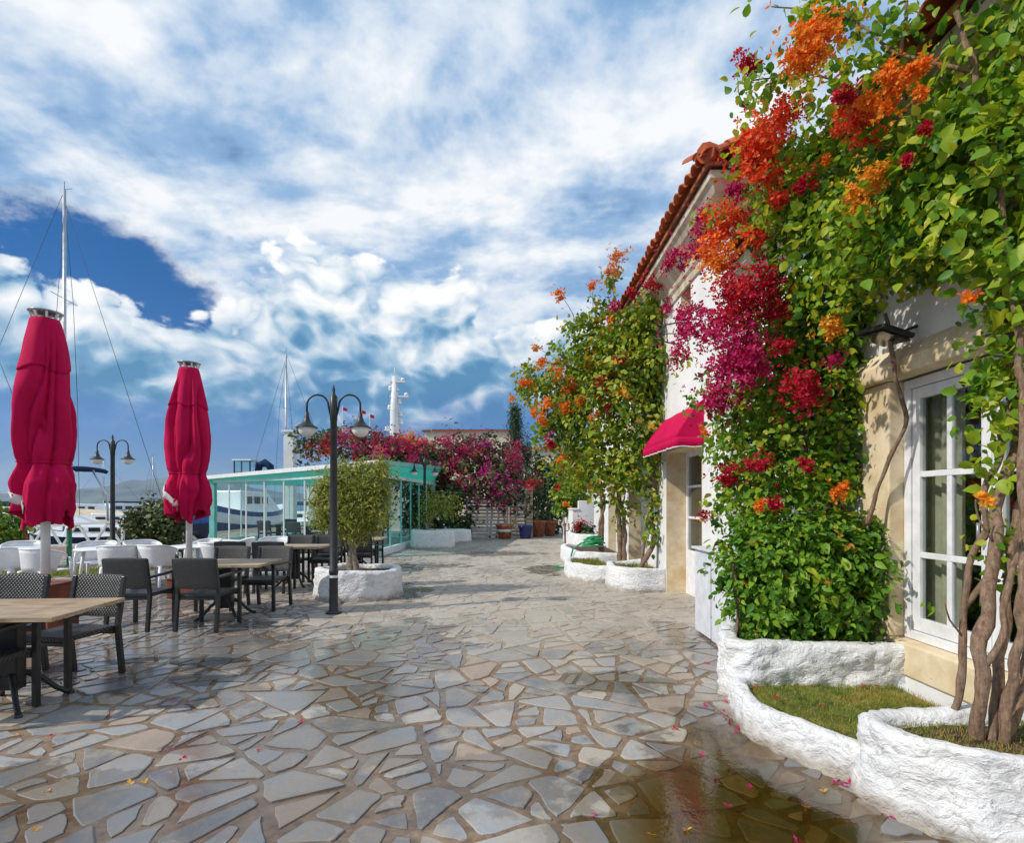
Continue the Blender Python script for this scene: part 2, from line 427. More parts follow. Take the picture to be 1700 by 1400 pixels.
def film(t, co, c, k=0.75):
    """trodden-in dust: patchy everywhere, nearly closed along the walked middle of the lane"""
    f = nz(t, vmul(t, co, (1, .7, 1)), 1.6, 6, 0.65); f2 = nz(t, co, 7.0, 5, 0.65); x, y, z = sep(t, co)
    patch = (f * 0.6 + f2 * 0.4).sm(0.42, 0.62) * k
    walk = (y + (f - 0.5) * 3.0).sm(4.0, 7.5) * (x + (f2 - 0.5) * 2.0).sm(-3.6, -1.4) * (f2 * 0.5 + f * 0.5).sm(0.30, 0.50, 0.45, 0.86)
    dust = mix(t, nz(t, co, 30, 4, 0.7), (0.28, 0.22, 0.155), (0.55, 0.48, 0.39))
    return mix(t, patch.mx(walk), c, mix(t, walk, dust, mix(t, nz(t, co, 22, 5, 0.7), (0.34, 0.30, 0.245), (0.58, 0.525, 0.45))))
def stone():
    m, t, p = new_mat('flagstone'); co = pos(t); v = attr(t, 'var')
    c = ramp(t, v, [(0.0, (0.17, 0.18, 0.195)), (0.3, (0.25, 0.27, 0.29)), (0.6, (0.325, 0.34, 0.36)), (0.74, (0.39, 0.385, 0.37)), (0.86, (0.43, 0.385, 0.32)), (0.93, (0.34, 0.25, 0.19)), (1.0, (0.42, 0.32, 0.26))])
    g = nz(t, co, 26, 6, 0.7); g2 = nz(t, co, 4.0, 5, 0.65); sp = nz(t, co, 95, 3, 0.7)
    c = mix(t, (g - 0.5).ab() * 1.1, c, (0.50, 0.50, 0.50))
    c = mix(t, g2.sm(0.45, 0.75) * 0.6, c, (0.42, 0.33, 0.24)); c = mix(t, nz(t, co, 13, 6, 0.7).sm(0.55, 0.72) * 0.5, c, (0.17, 0.16, 0.155))
    c = mix(t, sp.sm(0.62, 0.75) * 0.45, c, (0.56, 0.55, 0.53))
    c = film(t, co, c); w = wetness(t)
    c = mix(t, w * 0.66, c, mix(t, 1.0, c, (0.36, 0.35, 0.36), 'MULTIPLY'))
    t.links.new(c.k, p.inputs['Base Color'])
    gn = S(t, t.nodes.new('ShaderNodeNewGeometry').outputs['True Normal']); tilt = sep(t, gn)[2].ab().inv() * 16.0
    t.links.new(w.lin(0.15, 0.9, 0.60, 0.10).mx(tilt.mn(0.75)).k, p.inputs['Roughness'])
    h = g * 0.6 + sp * 0.25 + nz(t, co, 9, 4, 0.6) * 0.7
    b = t.nodes.new('ShaderNodeBump'); b.inputs['Distance'].default_value = 0.012
    t.links.new(h.k, b.inputs['Height']); t.links.new(w.lin(0, 1, 0.55, 0.10).k, b.inputs['Strength'])
    t.links.new(b.outputs[0], p.inputs['Normal']); MT['flagstone'] = m
stone()
def mortar():
    m, t, p = new_mat('mortar'); co = pos(t)
    g = nz(t, co, 16, 6, 0.7); g2 = nz(t, co, 2.0, 5, 0.6)
    c = mix(t, g.sm(0.3, 0.7), (0.13, 0.08, 0.048), (0.28, 0.185, 0.115))
    c = mix(t, g2.sm(0.45, 0.7) * 0.4, c, (0.30, 0.24, 0.18))
    c = film(t, co, c, 0.35); w = wetness(t)
    c = mix(t, w * 0.7, c, mix(t, 1.0, c, (0.42, 0.40, 0.38), 'MULTIPLY'))
    t.links.new(c.k, p.inputs['Base Color']); t.links.new(w.lin(0.2, 0.95, 0.85, 0.10).k, p.inputs['Roughness'])
    b = t.nodes.new('ShaderNodeBump'); b.inputs['Distance'].default_value = 0.012
    t.links.new(g.k, b.inputs['Height']); t.links.new(w.lin(0, 1, 0.6, 0.08).k, b.inputs['Strength'])
    t.links.new(b.outputs[0], p.inputs['Normal']); MT['mortar'] = m
mortar()
def schlick(t, f0, normal=None):
    lw = t.nodes.new('ShaderNodeLayerWeight'); lw.inputs['Blend'].default_value = 0.5
    if normal is not None: t.links.new(normal.k, lw.inputs['Normal'])
    return S(t, lw.outputs['Facing']).pw(5.0) * (1 - f0) + f0
def clear_mat(name, tint, f0, ripple=0.0, rscale=20.0, rough=0.01, deep=False):
    m, t, p = new_mat(name); t.nodes.remove(p); out = t.nodes['Material Output']
    b = bump(t, nz(t, pos(t), rscale, 3, 0.6), ripple, 0.01) if ripple else None
    tr = t.nodes.new('ShaderNodeBsdfTransparent'); tr.inputs[0].default_value = (*tint, 1)
    if deep: t.links.new(mix(t, attr(t, 'depth').sm(0.0, 0.030), (0.93, 0.90, 0.82), tint).k, tr.inputs[0])
    gl = t.nodes.new('ShaderNodeBsdfGlossy'); gl.inputs['Roughness'].default_value = rough
    if b: t.links.new(b.k, gl.inputs['Normal'])
    mx = t.nodes.new('ShaderNodeMixShader'); t.links.new(schlick(t, f0, b).k, mx.inputs[0]); t.links.new(tr.outputs[0], mx.inputs[1]); t.links.new(gl.outputs[0], mx.inputs[2])
    t.links.new(mx.outputs[0], out.inputs[0]); MT[name] = m
clear_mat('puddle_water', (0.60, 0.48, 0.27), 0.09, 0.10, 26.0, 0.015, True)
clear_mat('teal_glass', (0.86, 0.96, 0.95), 0.05); clear_mat('window_glass', (0.84, 0.88, 0.88), 0.07)
def roof_sheet():
    m, t, p = new_mat('roof_sheet'); out = t.nodes['Material Output']; p.inputs['Base Color'].default_value = (0.22, 0.60, 0.55, 1); p.inputs['Roughness'].default_value = 0.35
    tr = t.nodes.new('ShaderNodeBsdfTranslucent'); tr.inputs[0].default_value = (0.10, 0.72, 0.62, 1)
    mx = t.nodes.new('ShaderNodeMixShader'); mx.inputs[0].default_value = 0.6; t.links.new(p.outputs[0], mx.inputs[1]); t.links.new(tr.outputs[0], mx.inputs[2]); t.links.new(mx.outputs[0], out.inputs[0]); MT['roof_sheet'] = m
roof_sheet()
def sea():
    m, t, p = new_mat('sea_water'); co = pos(t)
    p.inputs['Base Color'].default_value = (0.008, 0.05, 0.085, 1); p.inputs['Roughness'].default_value = 0.12
    t.links.new(bump(t, nz(t, co, 0.8, 5, 0.6), 0.5, 0.3).k, p.inputs['Normal']); MT['sea_water'] = m
sea()
def leafmat(name, stops, trans=0.35, rough=0.45):
    m, t, p = new_mat(name); out = t.nodes['Material Output']; v = attr(t, 'var')
    c = ramp(t, v, stops)
    c = mix(t, nz(t, pos(t), 30, 3).sm(0.3, 0.7) * 0.3, c, mix(t, 1.0, c, (0.6, 0.7, 0.6), 'MULTIPLY'))
    t.links.new(c.k, p.inputs['Base Color']); p.inputs['Roughness'].default_value = rough; p.inputs['Specular IOR Level'].default_value = 0.35
    tr = t.nodes.new('ShaderNodeBsdfTranslucent'); t.links.new(mix(t, 1.0, c, (1.15, 1.05, 0.6), 'MULTIPLY').k, tr.inputs[0])
    mx = t.nodes.new('ShaderNodeMixShader'); mx.inputs[0].default_value = trans
    t.links.new(p.outputs[0], mx.inputs[1]); t.links.new(tr.outputs[0], mx.inputs[2]); t.links.new(mx.outputs[0], out.inputs[0])
    MT[name] = m; return m
leafmat('vine_leaf', [(0.0, (0.03, 0.11, 0.02)), (0.25, (0.08, 0.23, 0.022)), (0.5, (0.19, 0.37, 0.028)), (0.75, (0.38, 0.50, 0.03)), (1.0, (0.62, 0.60, 0.05))], 0.45)
leafmat('hedge_leaf', [(0.0, (0.04, 0.12, 0.018)), (0.35, (0.11, 0.28, 0.022)), (0.7, (0.25, 0.43, 0.03)), (0.93, (0.36, 0.46, 0.03)), (1.0, (0.50, 0.22, 0.03))])
leafmat('far_vine_leaf', [(0.0, (0.04, 0.11, 0.02)), (0.3, (0.12, 0.25, 0.025)), (0.65, (0.29, 0.40, 0.03)), (0.92, (0.50, 0.52, 0.05)), (1.0, (0.60, 0.36, 0.04))])
leafmat('olive_leaf', [(0.0, (0.10, 0.13, 0.03)), (0.4, (0.26, 0.30, 0.045)), (0.75, (0.42, 0.43, 0.07)), (1.0, (0.55, 0.52, 0.14))], 0.35, 0.5)
leafmat('dark_leaf', [(0.0, (0.012, 0.035, 0.012)), (0.5, (0.03, 0.075, 0.02)), (1.0, (0.08, 0.13, 0.03))], 0.2, 0.5)
leafmat('shrub_leaf', [(0.0, (0.03, 0.05, 0.018)), (0.5, (0.085, 0.12, 0.035)), (0.85, (0.17, 0.18, 0.05)), (1.0, (0.26, 0.13, 0.05))], 0.2, 0.5)
leafmat('grass_blade', [(0.0, (0.09, 0.17, 0.02)), (0.45, (0.24, 0.30, 0.03)), (0.8, (0.42, 0.38, 0.06)), (1.0, (0.40, 0.26, 0.08))], 0.3, 0.5)
BR = {
 'orange': [(0.0, (0.75, 0.13, 0.01)), (0.5, (0.90, 0.24, 0.015)), (1.0, (0.95, 0.40, 0.04))],
 'red_orange': [(0.0, (0.70, 0.025, 0.03)), (0.5, (0.88, 0.09, 0.03)), (1.0, (0.95, 0.24, 0.04))],
 'crimson': [(0.0, (0.33, 0.003, 0.025)), (0.5, (0.52, 0.006, 0.035)), (1.0, (0.70, 0.02, 0.06))],
 'magenta': [(0.0, (0.36, 0.003, 0.085)), (0.5, (0.56, 0.008, 0.14)), (1.0, (0.75, 0.035, 0.25))],
 'purple': [(0.0, (0.38, 0.008, 0.16)), (0.5, (0.58, 0.02, 0.28)), (1.0, (0.75, 0.08, 0.42))],
 'yellow': [(0.0, (0.80, 0.28, 0.015)), (0.5, (0.92, 0.42, 0.03)), (1.0, (0.95, 0.58, 0.10))],
 'peach': [(0.0, (0.70, 0.22, 0.08)), (0.5, (0.80, 0.35, 0.15)), (1.0, (0.85, 0.50, 0.28))]}
for k_, st_ in BR.items(): leafmat('bract_' + k_, st_, 0.4, 0.6)

def fabric(name, col, weave=240.0, rough=0.85):
    m, t, p = new_mat(name); co = objc(t)
    n = nz(t, co, 3, 4, 0.6)
    c = mix(t, n.sm(0.3, 0.7), tuple(v * 0.82 for v in col), col)
    t.links.new(c.k, p.inputs['Base Color']); p.inputs['Roughness'].default_value = rough
    p.inputs['Specular IOR Level'].default_value = 0.2
    h = nz(t, co, weave, 2, 0.5) * 0.3 + nz(t, co, 9, 3, 0.5) * 0.7
    t.links.new(bump(t, h, 0.18, 0.02).k, p.inputs['Normal']); MT[name] = m
fabric('parasol_fabric', (0.56, 0.001, 0.07)); fabric('awning_fabric', (0.58, 0.002, 0.075)); fabric('white_fabric', (0.75, 0.70, 0.68)); fabric('boat_cover', (0.66, 0.55, 0.40)); fabric('navy_canvas', (0.012, 0.03, 0.09))
def wicker():
    m, t, p = new_mat('wicker'); co = objc(t); x, y, z = sep(t, co)
    a = ((x * 210.0)._m('SINE')) * ((z * 150.0 + y * 150.0)._m('SINE'))
    h = a * 0.5 + 0.5
    c = mix(t, h, (0.010, 0.010, 0.011), (0.060, 0.060, 0.062))
    c = mix(t, nz(t, co, 20, 3).sm(0.55, 0.75) * 0.35, c, (0.14, 0.13, 0.12))
    t.links.new(c.k, p.inputs['Base Color']); p.inputs['Roughness'].default_value = 0.45
    t.links.new(bump(t, h, 0.9, 0.006).k, p.inputs['Normal']); MT['wicker'] = m
wicker()
def tablewood():
    m, t, p = new_mat('table_wood'); co = objc(t)
    oi = t.nodes.new('ShaderNodeObjectInfo'); rnd = S(t, oi.outputs['Random'])
    v = vadd(t, vmul(t, co, (1.5, 22, 22)), vec(t, rnd * 17.0, rnd * 9.0, 0.0))
    g = nz(t, v, 2.4, 6, 0.65, 0.6); st = nz(t, co, 5, 5, 0.65)
    c = ramp(t, g, [(0.30, (0.12, 0.075, 0.042)), (0.48, (0.33, 0.225, 0.13)), (0.70, (0.58, 0.44, 0.28))])
    c = mix(t, rnd * 0.35, c, (0.50, 0.40, 0.29)); c = mix(t, st.sm(0.55, 0.75) * 0.55, c, (0.20, 0.13, 0.08))
    t.links.new(c.k, p.inputs['Base Color']); t.links.new(st.lin(0.3, 0.7, 0.65, 0.35).k, p.inputs['Roughness'])
    t.links.new(bump(t, g, 0.25, 0.004).k, p.inputs['Normal']); MT['table_wood'] = m
tablewood()
def tile_mat():
    m, t, p = new_mat('roof_tile'); co = pos(t)
    oi = t.nodes.new('ShaderNodeObjectInfo'); rnd = S(t, oi.outputs['Random'])
    n = nz(t, co, 9, 6, 0.65)
    c = ramp(t, n * 0.7 + rnd * 0.3, [(0.2, (0.26, 0.055, 0.022)), (0.5, (0.48, 0.10, 0.03)), (0.75, (0.58, 0.17, 0.055)), (0.95, (0.45, 0.25, 0.14))])
    t.links.new(c.k, p.inputs['Base Color']); p.inputs['Roughness'].default_value = 0.8
    t.links.new(bump(t, n, 0.3, 0.01).k, p.inputs['Normal']); MT['roof_tile'] = m
tile_mat()
def planter_inner(): pass

# ================================================================== GROUND
def dip(x, y):                                        # hollow that holds the rain by the planters
    a = math.exp(-(((x - 1.14) / 0.64) ** 2 + ((y - 2.58) / 0.76) ** 2) ** 1.5) * 0.050
    b = math.exp(-(((x - 1.38) / 0.24) ** 2 + ((y - 3.45) / 0.45) ** 2) ** 1.5) * 0.035
    c = math.exp(-(((x + 2.25) / 0.42) ** 2 + ((y - 2.9) / 0.12) ** 2) ** 1.5) * 0.012
    return max(a, b, c)
def gz(x, y): return 0.006 * mnoise.noise(Vector((x * 0.9, y * 0.9, 0.0))) - dip(x, y)
PX0, PX1, PY0, PY1 = -16.0, 3.4, 0.4, 34.0
def build_ground():
    g = MB(); ys = [PY0 + i * 0.12 for i in range(60)]; ys += [ys[-1] + 0.5 * (i + 1) for i in range(int((PY1 - ys[-1]) / 0.5))]
    xs = [PX0 + i * 0.6 for i in range(20)]; xs += [xs[-1] + 0.12 * (i + 1) for i in range(int((PX1 - xs[-1]) / 0.12))]
    g.grid([[(x, y, gz(x, y) - 0.007) for y in ys] for x in xs])
    o = g.build('pavement', MT['mortar']); tag(o, kind='structure')
    # --- flagstones: shrunken cells of a random Voronoi diagram
    rg = np.random.default_rng(21); 
    pts = []; sp = 0.95; j = 0; y = 0.9
    while y < 27.5:
        x = -13.4 + (sp / 2 if j % 2 else 0)
        while x < 3.6: pts.append((x + rg.normal() * 0.16, y + rg.normal() * 0.16)); x += sp
        y += sp * 0.87; j += 1
    hsh = {}
    for i, p in enumerate(pts): hsh.setdefault((int(p[0] // 1.4), int(p[1] // 1.4)), []).append(i)
    def clip(poly, ox, oy, nx, ny, dd):                # keep the side (q-o).n <= dd
        new = []
        for a in range(len(poly)):
            A, B_ = poly[a], poly[(a + 1) % len(poly)]
            da = (A[0] - ox) * nx + (A[1] - oy) * ny - dd; db = (B_[0] - ox) * nx + (B_[1] - oy) * ny - dd
            if da <= 0: new.append(A)
            if (da < 0 < db) or (db < 0 < da):
                u = da / (da - db); new.append((A[0] + (B_[0] - A[0]) * u, A[1] + (B_[1] - A[1]) * u))
        return new
    def area(poly): return 0.5 * abs(sum(poly[a][0] * poly[(a + 1) % len(poly)][1] - poly[(a + 1) % len(poly)][0] * poly[a][1] for a in range(len(poly))))
    def cent(poly): return sum(q[0] for q in poly) / len(poly), sum(q[1] for q in poly) / len(poly)
    cells = []
    for i, (px, py) in enumerate(pts):
        poly = [(px - 1, py - 1), (px + 1, py - 1), (px + 1, py + 1), (px - 1, py + 1)]; cx, cy = int(px // 1.4), int(py // 1.4)
        for k in [k for a in (-1, 0, 1) for b in (-1, 0, 1) for k in hsh.get((cx + a, cy + b), []) if k != i]:
            dx, dy = pts[k][0] - px, pts[k][1] - py; L = math.hypot(dx, dy); poly = clip(poly, px, py, dx / L, dy / L, L / 2)
            if len(poly) < 3: break
        if len(poly) >= 3: cells.append(poly)
    polys = []; todo = cells                            # crazy paving: break the slabs up at random
    while todo:
        q = todo.pop(); ar = area(q)
        if ar < 0.006: continue
        lim = 0.032 + 0.17 * rg.random() ** 1.8
        if ar < lim: polys.append(q); continue
        cx, cy = cent(q); sxx = sum((v[0] - cx) ** 2 for v in q); syy = sum((v[1] - cy) ** 2 for v in q); sxy = sum((v[0] - cx) * (v[1] - cy) for v in q)
        ang = 0.5 * math.atan2(2 * sxy, sxx - syy) + rg.normal() * 0.42; nx, ny = math.cos(ang), math.sin(ang); sh = rg.normal() * 0.10 * math.sqrt(ar)
        todo.append(clip(q, cx, cy, nx, ny, sh)); todo.append(clip(q, cx, cy, -nx, -ny, -sh))
    stones = []
    for poly in polys:
        px, py = cent(poly); g0 = 0.008 + 0.010 * rg.random(); src = poly
        for a in range(len(src)):
            A, B_ = src[a], src[(a + 1) % len(src)]; L = math.hypot(B_[0] - A[0], B_[1] - A[1])
            if L < 1e-4: continue
            nx, ny = (B_[1] - A[1]) / L, -(B_[0] - A[0]) / L
            if (px - A[0]) * nx + (py - A[1]) * ny > 0: nx, ny = -nx, -ny
            poly = clip(poly, A[0], A[1], nx, ny, -(g0 + 0.016 * rg.random() ** 1.5))
            if len(poly) < 3: break
        if len(poly) < 3: continue
        ar = area(poly)
        if ar < 0.003: continue
        px, py = cent(poly)
        # ragged, slightly rounded outline
        pp = []
        for a in range(len(poly)):
            A, B = poly[a], poly[(a + 1) % len(poly)]; L = math.hypot(B[0] - A[0], B[1] - A[1])
            if L < 0.02: continue
            r = min(0.018, L * 0.25) / L
            nin = (-(B[1] - A[1]) / L, (B[0] - A[0]) / L)
            us = [r, rg.uniform(.25, .42), rg.uniform(.58, .75), 1 - r] if L > 0.20 else ([r, rg.uniform(.35, .65), 1 - r] if L > 0.10 else [r, 1 - r])
            for u in us:
                k = rg.normal() * 0.0065 + (0.004 if u in (r, 1 - r) else 0)
                pp.append((A[0] + (B[0] - A[0]) * u + nin[0] * k, A[1] + (B[1] - A[1]) * u + nin[1] * k))
        if len(pp) < 3: continue
        Yc = max(py, 1.0); fx = (px / Yc) * F + CX; fy = HY + F * CH / Yc
        vis = -40 < fx < 1660 and fy < 1430
        stones.append((ar / Yc ** 3 if vis else 0.0, px, py, pp, rg.random(), rg.normal() * 0.008, rg.normal() * 0.008, rg.normal() * 0.0016))
    stones.sort(key=lambda s_: -s_[0])
    def stone_geo(s_, ox, oy):
        _, px, py, pp, var, tx, ty, dz = s_
        n = len(pp); vs = []
        for (x, y), k, z in [(q, 1.0, -0.03) for q in pp] + [(q, 1.0, -0.003) for q in pp] + [(q, 0.95, 0.0) for q in pp]:
            xx, yy = px + (x - px) * k, py + (y - py) * k
            vs.append((xx - ox, yy - oy, gz(xx, yy) + z + dz + (xx - px) * tx + (yy - py) * ty))
        fs = [(i, (i + 1) % n, n + (i + 1) % n, n + i) for i in range(n)] + [(n + i, n + (i + 1) % n, 2 * n + (i + 1) % n, 2 * n + i) for i in range(n)] + [tuple(range(2 * n, 3 * n))]
        return vs, fs
    def mk(name, vs, fs, var):
        me = bpy.data.meshes.new(name); me.from_pydata(vs, [], fs); me.materials.append(MT['flagstone'])
        a = me.attributes.new('var', 'FLOAT', 'FACE'); a.data.foreach_set('value', np.asarray(var, np.float32))
        q = bpy.data.objects.new(name, me); COL.objects.link(q); q.parent = o; return q
    for s_ in stones[:295]:
        vs, fs = stone_geo(s_, s_[1], s_[2]); q = mk('paving_stone', vs, fs, [s_[4]] * len(fs)); q.location = (s_[1], s_[2], 0)
    V, Fc, va = [], [], []
    for s_ in stones[295:]:
        vs, fs = stone_geo(s_, 0, 0); b = len(V); V += vs; Fc += [tuple(i + b for i in f) for f in fs]; va += [s_[4]] * len(fs)
    q = mk('small_paving_stones', V, Fc, va); q['kind'] = 'stuff'
    # rain water lying in the hollow
    WL = -0.0125; st_ = 0.03; idx = {}; vs = []; fs = []; dep = []
    nx_, ny_ = 76, 80
    def pv_(i, j):
        if (i, j) not in idx:
            x, y = -0.05 + i * st_, 1.55 + j * st_; idx[i, j] = len(vs); vs.append((x, y, WL)); dep.append(WL - (gz(x, y) - 0.004))
        return idx[i, j]
    for i in range(nx_):
        for j in range(ny_):
            x, y = -0.05 + (i + .5) * st_, 1.55 + (j + .5) * st_
            if WL - gz(x, y) > -0.012: fs.append((pv_(i, j), pv_(i + 1, j), pv_(i + 1, j + 1), pv_(i, j + 1)))
    me = bpy.data.meshes.new('puddle'); me.from_pydata(vs, [], fs); me.materials.append(MT['puddle_water'])
    at = me.attributes.new('depth', 'FLOAT', 'POINT'); at.data.foreach_set('value', np.asarray(dep, np.float32))
    q = bpy.data.objects.new('puddle', me); COL.objects.link(q); tag(q, kind='structure')
    # land round about, quay edge and sea
    gr = MB(); gr.prism([(-40, -30), (40, -30), (40, 140), (-5, 140), (-9, 34), (-15.4, 13.5), (-40, 9)], -1.6, -0.06)
    q = gr.build('ground', MT['mortar']); tag(q, kind='structure')
    ln = MB(); ln.prism([(-16, 9.6), (-8.2, 11.5), (-8.2, 12.7), (-15.2, 12.7)], -0.05, 0.012)
    q = ln.build('verge', MT['lawn_soil']); tag(q, kind='structure')
    se = MB(); se.add([(-9000, -500, -1.3), (9000, -500, -1.3), (9000, 9000, -1.3), (-9000, 9000, -1.3)], [(0, 1, 2, 3)])
    q = se.build('sea', MT['sea_water']); tag(q, kind='structure')
    hl = MB()
    prof = lambda x, y: max(0.0, 150 * math.exp(-((x + 2050) / 520) ** 2) * (1 - abs(y - 3300) / 700) + 70 * math.exp(-((x + 3250) / 700) ** 2) * (1 - abs(y - 3300) / 700) + 45 * math.exp(-((x + 900) / 900) ** 2) * (1 - abs(y - 3300) / 700)) 
    hl.grid([[(x, y, -6 + prof(x, y) * (1 + 0.45 * fb((x, y, 0), 0.004, 4))) for y in range(2600, 4001, 70)] for x in range(-4600, 1500, 60)])
    q = hl.build('hills', MT['hill']); tag(q, kind='structure')
build_ground()

# ================================================================== BUILDINGS
def wall_x(mb, X, th, y0, y1, z0, z1, holes, mi=0):     # wall in the plane X (outer face), openings (ya,yb,za,zb)
    ys = sorted({y0, y1, *[h[0] for h in holes], *[h[1] for h in holes]}); zs = sorted({z0, z1, *[h[2] for h in holes], *[h[3] for h in holes]})
    for a in range(len(ys) - 1):
        run = []
        for b in range(len(zs) - 1):
            cy, cz = (ys[a] + ys[a + 1]) / 2, (zs[b] + zs[b + 1]) / 2
            if any(h[0] < cy < h[1] and h[2] < cz < h[3] for h in holes): run.append(None)
            else: run.append((zs[b], zs[b + 1]))
        k = 0
        while k < len(run):
            if run[k] is None: k += 1; continue
            st = run[k][0]
            while k + 1 < len(run) and run[k + 1] is not None: k += 1
            mb.box(X, X + th, ys[a], ys[a + 1], st, run[k][1], mi); k += 1
    return mb

def tile_mesh(wd=0.2, ln=0.42):
    mb = MB(); n = 7; ro = wd * 0.56
    top, bot = [], []
    for (y, k) in ((0, 1.0), (ln, 0.84)):
        top.append([(math.cos(math.pi * i / n) * ro * k, y, math.sin(math.pi * i / n) * ro * k * 0.85) for i in range(n + 1)])
        bot.append([(math.cos(math.pi * i / n) * (ro - 0.016) * k, y, math.sin(math.pi * i / n) * (ro - 0.016) * k * 0.85) for i in range(n + 1)])
    mb.grid(top); mb.grid(bot)
    for e in (0, 1):
        mb.add(top[e] + bot[e], [(i, i + 1, n + 2 + i, n + 1 + i) for i in range(n)])
    me_o = mb.build('roof_tile_shape', MT['roof_tile']); me = me_o.data; bpy.data.objects.remove(me_o)
    return me
TILE = tile_mesh()
def tile_rows(roof, start, along, upslope, count, rows, step=0.2, rise=0.36, seed=1):
    rg = random.Random(seed); along = Vector(along).normalized(); up = Vector(upslope).normalized(); nrm = along.cross(up)
    if nrm.z < 0: nrm = -nrm
    M = Matrix((along, up, nrm)).transposed()
    if M.determinant() < 0: M = Matrix((-along, up, nrm)).transposed()
    off = origin(roof)
    for r in range(rows):
        for i in range(count):
            o = bpy.data.objects.new('tile', TILE); COL.objects.link(o); o.parent = roof
            p = Vector(start) + along * (i * step + rg.uniform(-.008, .008)) + up * (r * rise + rg.uniform(-.02, .02)) + nrm * (0.018 * r + rg.uniform(0, .01))
            o.location = p - off; o.rotation_euler = (M @ Matrix.Rotation(R(rg.uniform(-3, 3)), 3, 'Z') @ Matrix.Rotation(R(2.5), 3, 'X')).to_euler()
def corrugated(mb, start, along, up, length, up_len, step=0.2):
    along = Vector(along).normalized(); up = Vector(up).normalized(); nrm = along.cross(up)
    if nrm.z < 0: nrm = -nrm
    n = int(length / step * 6); rows = []
    for i in range(n + 1):
        s_ = i * step / 6; h = abs(math.cos(math.pi * s_ / step)) * 0.075 - 0.02
        rows.append([Vector(start) + along * s_ + up * (u * up_len) + nrm * h for u in (0, .25, .5, .75, 1)])
    mb.grid(rows)

